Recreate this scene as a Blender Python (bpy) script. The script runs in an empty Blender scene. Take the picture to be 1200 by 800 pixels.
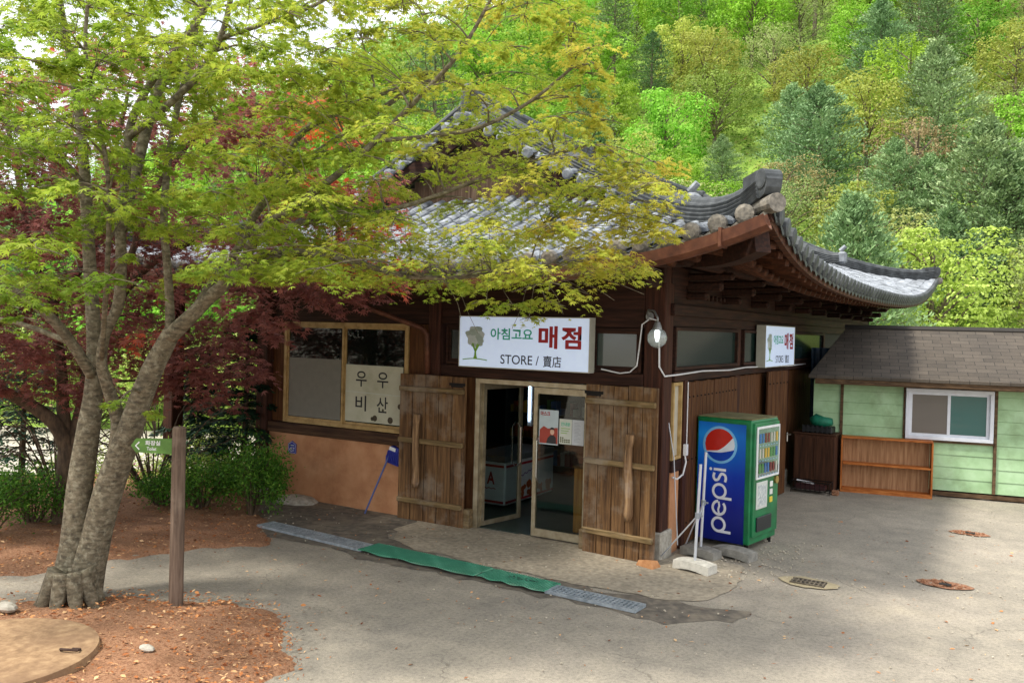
import bpy, bmesh, math, random
import numpy as np
from mathutils import Vector, Matrix
R=math.radians; PI=math.pi
random.seed(7); rng=np.random.default_rng(11)
scene=bpy.context.scene
COL=scene.collection
# ------------------------------------------------------------------ helpers
def lin(h):
    h=h.lstrip('#'); o=[]
    for i in (0,2,4):
        c=int(h[i:i+2],16)/255; o.append(c/12.92 if c<=.04045 else ((c+.055)/1.055)**2.4)
    return (o[0],o[1],o[2],1)
def tag(o,label=None,cat=None,group=None,kind=None):
    if label: o['label']=label
    if cat: o['category']=cat
    if group: o['group']=group
    if kind: o['kind']=kind
    return o
def empty(name,loc=(0,0,0),label=None,cat=None,group=None,parent=None):
    o=bpy.data.objects.new(name,None); COL.objects.link(o); o.location=loc; o.empty_display_size=.1
    if parent: o.parent=parent
    return tag(o,label,cat,group)
class MB:
    def __init__(s): s.v=[]; s.f=[]; s.m=[]; s.mi=0
    def add(s,vs,fs):
        n=len(s.v); s.v+= [tuple(p) for p in vs]; s.f+=[tuple(i+n for i in f) for f in fs]; s.m+=[s.mi]*len(fs); return s
    def box(s,c,d,rz=0,M=None,bev=0):
        x,y,z=[k/2 for k in d]
        if bev:
            b=min(bev,x*.9,y*.9,z*.9); vs=[]; 
            # bevelled box: 24 verts (3 per corner)
            idx={}
            for sx in (-1,1):
                for sy in (-1,1):
                    for sz in (-1,1):
                        for a in range(3):
                            p=[sx*(x-b),sy*(y-b),sz*(z-b)]; p[a]=[sx*x,sy*y,sz*z][a]; idx[(sx,sy,sz,a)]=len(vs); vs.append(p)
            fs=[]
            for a in range(3):
                o1,o2=[k for k in range(3) if k!=a]
                for sg in (-1,1):
                    q=[]
                    for (p1,p2) in ((-1,-1),(1,-1),(1,1),(-1,1)):
                        t=[0,0,0]; t[a]=sg; t[o1]=p1; t[o2]=p2; q.append(idx[(t[0],t[1],t[2],a)])
                    fs.append(q)
                # edges between faces o1 and o2 along axis a
                for p1 in (-1,1):
                    for p2 in (-1,1):
                        t=[0,0,0]; t[o1]=p1; t[o2]=p2; q=[]
                        for sg,ax in ((-1,o1),(1,o1),(1,o2),(-1,o2)):
                            t[a]=sg; q.append(idx[(t[0],t[1],t[2],ax)])
                        fs.append(q)
            for sx in (-1,1):
                for sy in (-1,1):
                    for sz in (-1,1): fs.append([idx[(sx,sy,sz,a)] for a in range(3)])
        else:
            vs=[(-x,-y,-z),(x,-y,-z),(x,y,-z),(-x,y,-z),(-x,-y,z),(x,-y,z),(x,y,z),(-x,y,z)]
            fs=[(0,3,2,1),(4,5,6,7),(0,1,5,4),(1,2,6,5),(2,3,7,6),(3,0,4,7)]
        cz,sz_=math.cos(rz),math.sin(rz); out=[]
        for p in vs:
            q=(p[0]*cz-p[1]*sz_+c[0],p[0]*sz_+p[1]*cz+c[1],p[2]+c[2])
            if M is not None: q=tuple(M@Vector(q))
            out.append(q)
        return s.add(out,fs)
    def bb(s,x0,x1,y0,y1,z0,z1,bev=0): return s.box(((x0+x1)/2,(y0+y1)/2,(z0+z1)/2),(abs(x1-x0),abs(y1-y0),abs(z1-z0)),bev=bev)
    def tube(s,pts,rad,n=8,caps=True,squash=1):
        pts=[Vector(p) for p in pts]
        if not hasattr(rad,'__len__'): rad=[rad]*len(pts)
        vs=[];fs=[];up=None
        for i,p in enumerate(pts):
            t=(pts[min(i+1,len(pts)-1)]-pts[max(i-1,0)])
            if t.length<1e-9: t=Vector((0,0,1))
            t.normalize()
            if up is None:
                up=Vector((0,0,1)) if abs(t.z)<.9 else Vector((1,0,0))
            a=up-t*up.dot(t)
            if a.length<1e-6: a=t.orthogonal()
            a.normalize(); b=t.cross(a); up=a
            for k in range(n):
                th=2*PI*k/n; vs.append(p+(a*math.cos(th)+b*math.sin(th)*squash)*rad[i])
        for i in range(len(pts)-1):
            for k in range(n):
                k2=(k+1)%n; fs.append((i*n+k,i*n+k2,(i+1)*n+k2,(i+1)*n+k))
        if caps: fs.append(tuple(range(n))[::-1]); fs.append(tuple((len(pts)-1)*n+k for k in range(n)))
        return s.add(vs,fs)
    def prism(s,poly,z0,z1):
        n=len(poly); vs=[(p[0],p[1],z0) for p in poly]+[(p[0],p[1],z1) for p in poly]
        fs=[tuple(range(n))[::-1],tuple(range(n,2*n))]+[(i,(i+1)%n,(i+1)%n+n,i+n) for i in range(n)]
        return s.add(vs,fs)
    def sphere(s,c,r,nu=12,nv=8,sc=(1,1,1)):
        vs=[];fs=[]
        for j in range(nv+1):
            ph=PI*j/nv
            for i in range(nu):
                th=2*PI*i/nu; vs.append((c[0]+r*sc[0]*math.sin(ph)*math.cos(th),c[1]+r*sc[1]*math.sin(ph)*math.sin(th),c[2]+r*sc[2]*math.cos(ph)))
        for j in range(nv):
            for i in range(nu): fs.append((j*nu+i,(j+1)*nu+i,(j+1)*nu+(i+1)%nu,j*nu+(i+1)%nu))
        return s.add(vs,fs)
    def sweep(s,path,sec,right=None):
        """sec: list of (side,up) ; path points; frames kept upright"""
        vs=[];fs=[]
        path=[Vector(p) for p in path]
        for i,p in enumerate(path):
            t=(path[min(i+1,len(path)-1)]-path[max(i-1,0)]).normalized()
            sd=t.cross(Vector((0,0,1))).normalized(); up=sd.cross(t)
            k=sec(i/(len(path)-1)) if callable(sec) else sec
            n=len(k)
            for (a,b) in k: vs.append(p+sd*a+up*b)
        for i in range(len(path)-1):
            for k in range(n):
                k2=(k+1)%n; fs.append((i*n+k,i*n+k2,(i+1)*n+k2,(i+1)*n+k))
        fs.append(tuple(range(n))[::-1]); fs.append(tuple((len(path)-1)*n+k for k in range(n)))
        return s.add(vs,fs)
    def build(s,name,mats,parent=None,smooth=False,recalc=True):
        me=bpy.data.meshes.new(name); me.from_pydata(s.v,[],s.f)
        if not isinstance(mats,(list,tuple)): mats=[mats]
        for m in mats: me.materials.append(m)
        if len(mats)>1: me.polygons.foreach_set('material_index',s.m)
        if recalc:
            bm=bmesh.new(); bm.from_mesh(me); bmesh.ops.recalc_face_normals(bm,faces=bm.faces); bm.to_mesh(me); bm.free()
        if smooth: me.polygons.foreach_set('use_smooth',[True]*len(me.polygons))
        me.update()
        o=bpy.data.objects.new(name,me); COL.objects.link(o)
        if parent: 
            o.parent=parent
            L=Vector(parent.location) ; q=parent.parent
            while q: L+=Vector(q.location); q=q.parent
            if L.length>0: me.transform(Matrix.Translation(-L))
        return o
# ------------------------------------------------------------------ materials
def newmat(name):
    m=bpy.data.materials.new(name); m.use_nodes=True; nt=m.node_tree; nt.nodes.clear()
    out=nt.nodes.new('ShaderNodeOutputMaterial'); b=nt.nodes.new('ShaderNodeBsdfPrincipled'); nt.links.new(b.outputs[0],out.inputs[0])
    return m,nt,b,out
def noise(nt,scale,detail=4,rough=.55,vec=None,stretch=None,coord='Object'):
    n=nt.nodes.new('ShaderNodeTexNoise'); n.inputs['Scale'].default_value=scale; n.inputs['Detail'].default_value=detail; n.inputs['Roughness'].default_value=rough
    if vec is None:
        tc=nt.nodes.new('ShaderNodeTexCoord'); vec=tc.outputs[coord]
    if stretch:
        mp=nt.nodes.new('ShaderNodeMapping'); mp.inputs['Scale'].default_value=stretch; nt.links.new(vec,mp.inputs[0]); vec=mp.outputs[0]
    nt.links.new(vec,n.inputs['Vector']); return n
def ramp(nt,src,stops):
    r=nt.nodes.new('ShaderNodeValToRGB'); e=r.color_ramp.elements
    while len(e)>1: e.remove(e[-1])
    e[0].position=stops[0][0]; e[0].color=stops[0][1]
    for p,c in stops[1:]:
        k=e.new(p); k.color=c
    nt.links.new(src,r.inputs[0]); return r
def mixc(nt,fac,a,b,mode='MIX'):
    m=nt.nodes.new('ShaderNodeMix'); m.data_type='RGBA'; m.blend_type=mode
    if isinstance(fac,(int,float)): m.inputs[0].default_value=fac
    else: nt.links.new(fac,m.inputs[0])
    for k,v in ((6,a),(7,b)):
        if isinstance(v,tuple): m.inputs[k].default_value=v
        else: nt.links.new(v,m.inputs[k])
    return m.outputs[2]
def bump(nt,b,src,strength=.3,dist=.01):
    n=nt.nodes.new('ShaderNodeBump'); n.inputs['Strength'].default_value=strength; n.inputs['Distance'].default_value=dist
    nt.links.new(src,n.inputs['Height']); nt.links.new(n.outputs[0],b.inputs['Normal'])
def surf(name,cols,scale=6,rough=.7,stretch=None,bmp=.3,bd=.005,metal=0,spec=.4,stain=None,stain_scale=1.2,fine=None):
    m,nt,b,out=newmat(name)
    n=noise(nt,scale,6,.6,stretch=stretch)
    k=len(cols); r=ramp(nt,n.outputs[0],[(.32+.36*i/max(1,k-1),lin(c)) for i,c in enumerate(cols)])
    c=r.outputs[0]
    if stain:
        n2=noise(nt,stain_scale,5,.65); r2=ramp(nt,n2.outputs[0],[(.5,(0,0,0,1)),(.66,(1,1,1,1))]); 
        mm=nt.nodes.new('ShaderNodeMath'); mm.operation='MULTIPLY'; mm.inputs[1].default_value=stain[1]; nt.links.new(r2.outputs[0],mm.inputs[0])
        c=mixc(nt,mm.outputs[0],c,lin(stain[0]))
    nt.links.new(c,b.inputs['Base Color']); b.inputs['Roughness'].default_value=rough; b.inputs['Metallic'].default_value=metal
    b.inputs['Specular IOR Level'].default_value=spec
    if bmp: bump(nt,b,n.outputs[0],bmp,bd)
    return m
def leafmat(name,stops,trans=.35,rough=.55,objvar=0,noise_sc=None,spec=.25):
    m,nt,b,out=newmat(name)
    at=nt.nodes.new('ShaderNodeAttribute'); at.attribute_name='tint'
    src=at.outputs['Fac']
    r=ramp(nt,src,[(p,lin(c)) for p,c in stops]); col=r.outputs[0]
    if objvar:
        oi=nt.nodes.new('ShaderNodeObjectInfo'); h=nt.nodes.new('ShaderNodeHueSaturation')
        mr=nt.nodes.new('ShaderNodeMapRange'); mr.inputs[3].default_value=.5-.03*objvar; mr.inputs[4].default_value=.5+.02*objvar
        nt.links.new(oi.outputs['Random'],mr.inputs[0]); nt.links.new(mr.outputs[0],h.inputs['Hue'])
        mr2=nt.nodes.new('ShaderNodeMapRange'); mr2.inputs[3].default_value=1-.25*objvar; mr2.inputs[4].default_value=1+.2*objvar
        wn=nt.nodes.new('ShaderNodeMath'); wn.operation='FRACT'; m3=nt.nodes.new('ShaderNodeMath'); m3.operation='MULTIPLY'; m3.inputs[1].default_value=7.31
        nt.links.new(oi.outputs['Random'],m3.inputs[0]); nt.links.new(m3.outputs[0],wn.inputs[0]); nt.links.new(wn.outputs[0],mr2.inputs[0]); nt.links.new(mr2.outputs[0],h.inputs['Value'])
        nt.links.new(col,h.inputs['Color']); col=h.outputs[0]
    nt.links.new(col,b.inputs['Base Color']); b.inputs['Roughness'].default_value=rough; b.inputs['Specular IOR Level'].default_value=spec
    tr=nt.nodes.new('ShaderNodeBsdfTranslucent'); nt.links.new(col,tr.inputs[0])
    mx=nt.nodes.new('ShaderNodeMixShader'); mx.inputs[0].default_value=trans
    nt.links.new(b.outputs[0],mx.inputs[1]); nt.links.new(tr.outputs[0],mx.inputs[2]); nt.links.new(mx.outputs[0],out.inputs[0])
    return m
def plain(name,col,rough=.5,metal=0,spec=.5,emit=0,trans=0,alpha=1,coat=0,var=.9):
    m,nt,b,out=newmat(name)
    n=noise(nt,9,3); c=lin(col); d=tuple(x*var for x in c[:3])+(1,)
    r=ramp(nt,n.outputs[0],[(.35,d),(.65,c)]); nt.links.new(r.outputs[0],b.inputs['Base Color'])
    b.inputs['Roughness'].default_value=rough; b.inputs['Metallic'].default_value=metal; b.inputs['Specular IOR Level'].default_value=spec
    b.inputs['Transmission Weight'].default_value=trans; b.inputs['Coat Weight'].default_value=coat
    if emit: nt.links.new(r.outputs[0],b.inputs['Emission Color']); b.inputs['Emission Strength'].default_value=emit
    return m
def woodmat(name,cols,along='Z',rough=.75,grain=1.0,stain=None,spec=.25):
    st={'Z':(18,18,1.2),'X':(1.2,18,18),'Y':(18,1.2,18)}[along]
    return surf(name,cols,scale=1.6*grain,rough=rough,stretch=st,bmp=.5,bd=.004,spec=spec,stain=stain,stain_scale=2.2)
def glassmat(name,tint='#e8f0ee',mixt=.75,rough=.02,dark='#0d1412'):
    m,nt,b,out=newmat(name)
    b.inputs['Base Color'].default_value=lin(dark); b.inputs['Roughness'].default_value=rough; b.inputs['Specular IOR Level'].default_value=.8
    tr=nt.nodes.new('ShaderNodeBsdfTransparent'); tr.inputs[0].default_value=lin(tint)
    gl=nt.nodes.new('ShaderNodeBsdfGlossy'); gl.inputs['Roughness'].default_value=rough
    lw_=nt.nodes.new('ShaderNodeLayerWeight'); pw=nt.nodes.new('ShaderNodeMath'); pw.operation='POWER'; pw.inputs[1].default_value=4; nt.links.new(lw_.outputs['Facing'],pw.inputs[0]); fr=nt.nodes.new('ShaderNodeMath'); fr.operation='MULTIPLY_ADD'; fr.inputs[1].default_value=.9; fr.inputs[2].default_value=.045; nt.links.new(pw.outputs[0],fr.inputs[0])
    m1=nt.nodes.new('ShaderNodeMixShader'); nt.links.new(fr.outputs[0],m1.inputs[0]); nt.links.new(tr.outputs[0],m1.inputs[1]); nt.links.new(gl.outputs[0],m1.inputs[2])
    m2=nt.nodes.new('ShaderNodeMixShader'); m2.inputs[0].default_value=mixt; nt.links.new(b.outputs[0],m2.inputs[1]); nt.links.new(m1.outputs[0],m2.inputs[2])
    nt.links.new(m2.outputs[0],out.inputs[0]); return m
# ------------------------------------------------------------------ camera
CAM=Vector((3.728,-9.637,2.70)); TH=R(31.3); PT=R(.8); RO=R(1.45); F=1000.
_rt=Vector((math.cos(TH),math.sin(TH),0)); _h=Vector((-math.sin(TH),math.cos(TH),0))
_f=_h*math.cos(PT)+Vector((0,0,-math.sin(PT))); _dn=_f.cross(_rt)
C_R=_rt*math.cos(RO)-_dn*math.sin(RO); C_D=_rt*math.sin(RO)+_dn*math.cos(RO); C_F=_f
cam=bpy.data.cameras.new('camera'); co=bpy.data.objects.new('camera',cam); COL.objects.link(co); scene.camera=co
mw=Matrix.Identity(4)
for i,v in enumerate((C_R,-C_D,-C_F)):
    for j in range(3): mw[j][i]=v[j]
mw.translation=CAM; co.matrix_world=mw
cam.sensor_width=36; cam.lens=30; cam.clip_end=1500; cam.clip_start=.05
def P(px,py,d): 
    """a point seen at (px,py) of the 1200x800 photograph, d metres in front of the lens"""
    return CAM+(C_R*((px-600)/F)+C_D*((py-400)/F)+C_F)*d
def cw(X,D,z=0): # metres to the right of / ahead of the camera
    p=CAM+_rt*X+_h*D; return Vector((p.x,p.y,z))
# ------------------------------------------------------------------ world, sun
w=bpy.data.worlds.new('World'); scene.world=w; w.use_nodes=True; nt=w.node_tree; nt.nodes.clear()
SUN_EL=R(60); sdir=Vector((-.50,-.62,0)).normalized()
to_sun=Vector((sdir.x*math.cos(SUN_EL),sdir.y*math.cos(SUN_EL),math.sin(SUN_EL)))
sky=nt.nodes.new('ShaderNodeTexSky'); sky.sky_type='NISHITA'; sky.sun_disc=False; sky.sun_elevation=SUN_EL; sky.sun_rotation=math.atan2(sdir.x,sdir.y)
sky.air_density=1.2; sky.dust_density=2.5
tc=nt.nodes.new('ShaderNodeTexCoord'); n=noise(nt,2.2,7,.6,vec=tc.outputs['Generated'],stretch=(1,1,2.5))
cl=ramp(nt,n.outputs[0],[(.28,(0,0,0,1)),(.46,(1,1,1,1))])
mx=mixc(nt,cl.outputs[0],sky.outputs[0],(9.5,9.7,10.2,1))
bg=nt.nodes.new('ShaderNodeBackground'); bg.inputs[1].default_value=.13; nt.links.new(mx,bg.inputs[0])
wo=nt.nodes.new('ShaderNodeOutputWorld'); nt.links.new(bg.outputs[0],wo.inputs[0])
sl=bpy.data.lights.new('sun','SUN'); sl.energy=3.9; sl.angle=R(8); sl.color=(1,.95,.86)
so=bpy.data.objects.new('sun',sl); COL.objects.link(so); so.rotation_euler=(-to_sun).to_track_quat('-Z','Y').to_euler(); so.location=(0,0,30)
scene.view_settings.view_transform='Standard'; scene.view_settings.look='None'; scene.view_settings.gamma=1; scene.view_settings.exposure=.45
scene.render.engine='CYCLES'
cy=scene.cycles; cy.max_bounces=7; cy.diffuse_bounces=3; cy.glossy_bounces=3; cy.transmission_bounces=5; cy.transparent_max_bounces=8; cy.use_denoising=True
cy.sample_clamp_indirect=8; cy.caustics_reflective=False; cy.caustics_refractive=False
# ================================================================== SETTING
def hillz(X,D):
    az=X/max(D,1e-3)
    s=.56+.22*min(1,max(0,(az-.05)/.45))-.42*min(1,max(0,(-.02-az)/.5))
    d=D-30-2.0*math.sin(X*.09)
    z=0 if d<=0 else s*(d*d/(d+7))
    z+=(.9*math.sin(X*.13+D*.07)+.7*math.sin(X*.05-D*.15))*min(1,max(0,d/14))
    return z
def ground_z(X,D):
    z=hillz(X,D)
    # the bank behind the maples drops towards a lower lane
    if X<-4.2 and D>12.5:
        k=min(1,(D-12.5)/3)*min(1,(-4.2-X)/1.2); f=1 if D<26 else max(0,1-(D-26)/6)
        z-=.7*k*f
    return z
def mat_asphalt():
    m,nt,b,out=newmat('asphalt')
    big=noise(nt,.55,6,.6); mid=noise(nt,3.2,6,.62); fine=noise(nt,160,3,.7); 
    r1=ramp(nt,big.outputs[0],[(.34,lin('#8a857c')),(.48,lin('#9c9588')),(.6,lin('#aea598')),(.72,lin('#c4b8a4'))])
    r2=ramp(nt,mid.outputs[0],[(.3,lin('#8b857b')),(.5,lin('#a69e91')),(.7,lin('#bbb1a0'))])
    c=mixc(nt,.5,r1.outputs[0],r2.outputs[0])
    rf=ramp(nt,fine.outputs[0],[(.36,(.5,.49,.47,1)),(.5,(.8,.8,.79,1)),(.68,(1.12,1.1,1.05,1))])
    c=mixc(nt,.9,c,rf.outputs[0],'MULTIPLY'); md=noise(nt,28,5,.75); rm=ramp(nt,md.outputs[0],[(.38,(.7,.69,.68,1)),(.5,(.98,.98,.97,1)),(.64,(1.16,1.15,1.12,1))]); c=mixc(nt,.8,c,rm.outputs[0],'MULTIPLY')
    # tyre-worn grey streaks and cracks
    v=nt.nodes.new('ShaderNodeTexVoronoi'); v.feature='DISTANCE_TO_EDGE'; v.inputs['Scale'].default_value=.45
    tc=nt.nodes.new('ShaderNodeTexCoord'); wv=noise(nt,2.5,5,.6)
    ad=nt.nodes.new('ShaderNodeVectorMath'); ad.operation='MULTIPLY_ADD'; ad.inputs[1].default_value=(.5,.5,0); nt.links.new(wv.outputs['Color'],ad.inputs[0]); nt.links.new(tc.outputs['Object'],ad.inputs[2]); nt.links.new(ad.outputs[0],v.inputs['Vector'])
    rc=ramp(nt,v.outputs['Distance'],[(0,(1,1,1,1)),(.0035,(0,0,0,1))]); 
    msk=ramp(nt,noise(nt,.8,2).outputs[0],[(.5,(0,0,0,1)),(.6,(.7,.7,.7,1))])
    mm=nt.nodes.new('ShaderNodeMath'); mm.operation='MULTIPLY'; nt.links.new(rc.outputs[0],mm.inputs[0]); nt.links.new(msk.outputs[0],mm.inputs[1])
    c=mixc(nt,mm.outputs[0],c,lin('#5d574e'))
    nt.links.new(c,b.inputs['Base Color']); b.inputs['Roughness'].default_value=.9; b.inputs['Specular IOR Level'].default_value=.25
    bump(nt,b,md.outputs[0],.6,.012); return m
M_asph=mat_asphalt()
def hillmat():
    m,nt,b,out=newmat('hill_soil')
    n=noise(nt,.35,8,.65); r=ramp(nt,n.outputs[0],[(.3,lin('#4c5a26')),(.45,lin('#6f8a35')),(.58,lin('#8aa640')),(.7,lin('#8c7a55'))])
    nt.links.new(r.outputs[0],b.inputs['Base Color']); b.inputs['Roughness'].default_value=.95; bump(nt,b,n.outputs[0],.8,.3); return m
# one polar sheet: asphalt yard near, meadow and hill beyond
vs=[];fs=[];mi=[]
rad=[0,1.5,3,4.5,6,8,10,12,13.5,15,17,19,21,23,25,27,29,31,33,36,39,42,46,50,55,60,66,72,80,88,96,105,115,130,150,190,260,400,700]
NA=144
vs.append(tuple(cw(0,0,-.0)))
for r in rad[1:]:
    for k in range(NA):
        a=2*PI*k/NA; X=r*math.sin(a); D=r*math.cos(a)
        z=ground_z(X,D) if D>0 else 0
        if r>140: z=min(z,hillz(140*math.sin(a),140*math.cos(a))) if D>0 else 0
        vs.append(tuple(cw(X,D,z)))
for k in range(NA): fs.append((0,1+k,1+(k+1)%NA)); mi.append(0)
for i in range(len(rad)-2):
    for k in range(NA):
        k2=(k+1)%NA; fs.append((1+i*NA+k,1+i*NA+k2,1+(i+1)*NA+k2,1+(i+1)*NA+k))
g=MB(); g.v=vs; g.f=fs; g.m=[0]*len(fs)
for i,f in enumerate(fs):
    c=sum((Vector(vs[j]) for j in f),Vector())/len(f)-CAM; X=c.dot(_rt); D=c.dot(_h)
    if D>30 or (X<-4.5 and D>12.2) or (D>26) : g.m[i]=1
ground=g.build('ground',[M_asph,hillmat()],smooth=True); tag(ground,kind='structure')
def jag(poly,step=.12,amp=.035,seed=1):
    r=random.Random(seed); out=[]
    n=len(poly)
    for i in range(n):
        a=Vector(poly[i]+(0,) if len(poly[i])==2 else poly[i]); b=Vector(poly[(i+1)%n]+(0,)); L=(b-a).length; k=max(1,int(L/step)); nn=Vector((-(b-a).y,(b-a).x,0)).normalized() if L>0 else Vector()
        ph=r.random()*9
        for j in range(k):
            t=j/k; q=a.lerp(b,t)+nn*(r.uniform(-amp,amp)+amp*1.5*math.sin(ph+t*L*3.1)); out.append((q.x,q.y))
    return out
def sheet(name,poly,z,mat,kind='structure',**k):
    me=MB(); me.add([(p[0],p[1],z) for p in poly],[tuple(range(len(poly)))]); o=me.build(name,mat,recalc=False)
    if o.data.polygons[0].normal.z<0: o.data.flip_normals()
    return tag(o,kind=kind,**k)
M_conc=surf('worn_concrete',['#857c6c','#9e9380','#b0a590'],scale=16,rough=.9,bmp=.4,bd=.004,stain=('#6f675a',.5),stain_scale=1.5)
M_dark=surf('dark_asphalt',['#4f4a43','#655e54','#7b7264'],scale=9,rough=.92,bmp=.7,bd=.008,stain=('#8a7f6d',.6),stain_scale=2.2)
apron=[(-3.5,-.25),(-3.45,-.75),(-3.1,-1.2),(-2.3,-1.42),(-1.38,-1.5),(-.68,-1.55),(-.09,-1.5),(.5,-1.45),(1.0,-1.2),(1.1,-.4),(.9,.3),(.3,.62),(.03,.6),(.03,-.02),(-.9,.03),(-3.5,.03)]
sheet('concrete_apron_pavement',jag(apron,seed=3),.008,M_conc)
dark=[(-6.55,0.03),(-3.45,.03),(-3.4,-.35),(-3.2,-1.2),(-2.31,-1.42),(-1.38,-1.5),(-.68,-1.55),(-.09,-1.5),(.35,-1.46),(1.38,-1.29),(1.41,-1.54),(.89,-2.09),(.6,-2.12),(-.43,-2.1),(-1.71,-2.12),(-3.1,-2.02),(-4.7,-1.9),(-5.6,-1.2),(-6.5,-.6)]
sheet('dark_asphalt_patch_ground',jag(dark,seed=5,amp=.05),.004,M_dark)
# mulch of fallen needles: two mounds, a strip beyond the path and an island round the near maple
M_mulch=surf('needle_mulch',['#6d4c36','#8c6347','#a67c5d','#7f5c44'],scale=38,rough=.95,bmp=1,bd=.02,stain=('#6d4a30',.5),stain_scale=3)
def mound(name,poly,h,seed,label):
    # grid clipped to polygon, raised centre, ragged edge
    xs=[p[0] for p in poly]; ys=[p[1] for p in poly]; st=.09; r=random.Random(seed)
    def inside(x,y):
        c=False; j=len(poly)-1
        for i in range(len(poly)):
            if (poly[i][1]>y)!=(poly[j][1]>y) and x<(poly[j][0]-poly[i][0])*(y-poly[i][1])/(poly[j][1]-poly[i][1])+poly[i][0]: c=not c
            j=i
        return c
    def dist(x,y):
        best=9
        for i in range(len(poly)):
            ax,ay=poly[i]; bx,by=poly[(i+1)%len(poly)]; L=(bx-ax)**2+(by-ay)**2; t=max(0,min(1,((x-ax)*(bx-ax)+(y-ay)*(by-ay))/L)); best=min(best,math.hypot(x-ax-t*(bx-ax),y-ay-t*(by-ay)))
        return best
    nx=int((max(xs)-min(xs))/st)+3; ny=int((max(ys)-min(ys))/st)+3; x0=min(xs)-st;y0=min(ys)-st
    vs=[];idx={};fs=[]
    for i in range(nx):
        for j in range(ny):
            x=x0+i*st;y=y0+j*st; d=dist(x,y)*(1 if inside(x,y) else -1)+.09*math.sin(x*3.7+seed)*math.cos(y*4.3)+.05*math.sin(x*11+y*9)
            z=-.03+.03*min(1,max(0,(d+.1)/.2))+h*min(1,max(0,d/.9))**.8+ (.012*math.sin(x*7+y*3)+.01*math.sin(y*13-x*5) if d>.1 else 0)+.012*(d>0)
            idx[i,j]=len(vs); vs.append((x,y,z))
    for i in range(nx-1):
        for j in range(ny-1):
            q=[idx[i,j],idx[i+1,j],idx[i+1,j+1],idx[i,j+1]]
            if max(vs[k][2] for k in q)>-.0: fs.append(tuple(q))
    b=MB(); b.v=vs;b.f=fs;b.m=[0]*len(fs); o=b.build(name,M_mulch,smooth=True)
    tag(o,kind='structure'); return inside
far=[(-4.55,-2.0),(-4.15,-2.3),(-4.69,-3.1),(-4.97,-4.0),(-5.35,-5.0),(-5.5,-7),(-9.5,-7),(-12,-3),(-9,1.2),(-6.75,1.2),(-6.7,-.3),(-5.3,-1.3)]
near=[(-6.6,-6.4),(-4.6,-5.3),(-3.95,-4.6),(-2.98,-4.03),(-2.3,-3.93),(-1.62,-4.25),(-1.15,-4.8),(-.95,-5.6),(-.9,-7),(-1.5,-9),(-5.5,-9.5)]
in_far=mound('far_mulch_ground',far,.03,2,None); in_near=mound('near_mulch_ground',near,.07,4,None)
# loose needles and leaf litter
def quads(name,pos,dirs,nrm,L,Wd,tint,mat,bend=0,template=None):
    n=len(pos); side=np.cross(nrm,dirs); side/=np.linalg.norm(side,axis=1,keepdims=True)+1e-9
    if template is None:
        tv=np.array([(0,-.18,0),(.5,-.5,bend*.3),(1,0,-bend),(.5,.5,bend*.3),(0,.18,0)]) ; tf=[(0,1,2,3,4)]
    else: tv,tf=template; tv=np.array(tv)
    L=np.asarray(L).reshape(-1,1,1)*np.ones((n,1,1)); Wd=np.asarray(Wd).reshape(-1,1,1)*np.ones((n,1,1))
    V=pos[:,None,:]+tv[None,:,0:1]*L*dirs[:,None,:]+tv[None,:,1:2]*Wd*side[:,None,:]+tv[None,:,2:3]*L*nrm[:,None,:]
    k=len(tv); V=V.reshape(-1,3); nf=len(tf); sz=len(tf[0])
    F=(np.array(tf)[None]+ (np.arange(n)*k)[:,None,None]).reshape(-1)
    me=bpy.data.meshes.new(name); me.vertices.add(len(V)); me.vertices.foreach_set('co',V.astype(np.float32).ravel())
    me.loops.add(len(F)); me.loops.foreach_set('vertex_index',F.astype(np.int32)); me.polygons.add(n*nf)
    me.polygons.foreach_set('loop_start',np.arange(0,len(F),sz,dtype=np.int32))
    try: me.polygons.foreach_set('loop_total',np.full(n*nf,sz,dtype=np.int32))
    except Exception: pass
    at=me.attributes.new('tint','FLOAT','POINT'); at.data.foreach_set('value',np.repeat(np.asarray(tint,dtype=np.float32),k))
    me.materials.append(mat); me.update(calc_edges=True); me.validate()
    o=bpy.data.objects.new(name,me); COL.objects.link(o); return o
def unit(a): return a/(np.linalg.norm(a,axis=1,keepdims=True)+1e-9)
M_lit=leafmat('dry_litter',[(0,'#6b3a20'),(.35,'#a5653a'),(.7,'#c98a55'),(1,'#dcb98c')],trans=.1,rough=.9)
pts=[];
while len(pts)<19000:
    if random.random()<.62: x=random.uniform(-6.6,-.9); y=random.uniform(-8,-3.8); ok=in_near(x,y) or (random.random()<.14 and (in_near(x-.22,y) or in_near(x-.1,y-.2) or in_near(x,y+.2)))
    else: x=random.uniform(-9.5,-4.1); y=random.uniform(-6.5,1.0); ok=in_far(x,y) or (random.random()<.14 and (in_far(x-.25,y) or in_far(x,y+.25)))
    if random.random()<.055: x=random.uniform(-5,5.5); y=random.uniform(-6.5,4); ok=not(-7<x<.9 and y>-.2)
    if ok: pts.append((x,y,.035+.07*random.random()*(1 if in_near(x,y) else .4) if (in_near(x,y) or in_far(x,y)) else .008))
pts=np.array(pts); a=rng.uniform(0,2*PI,len(pts)); d=np.stack([np.cos(a),np.sin(a),rng.uniform(-.25,.35,len(pts))],1); nr=unit(np.stack([rng.normal(0,.35,len(pts)),rng.normal(0,.35,len(pts)),np.ones(len(pts))],1))
nr=unit(nr-unit(d)*np.sum(nr*unit(d),1,keepdims=True))
Ls=rng.uniform(.02,.055,len(pts)); o=quads('leaf_litter',pts,unit(d),nr,Ls,Ls*rng.choice([.15,.3,.6],len(pts)),rng.uniform(0,1,len(pts)),M_lit,.1)
tag(o,'loose rust brown needles and dead leaves strewn over the mulch','litter',kind='stuff')
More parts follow.
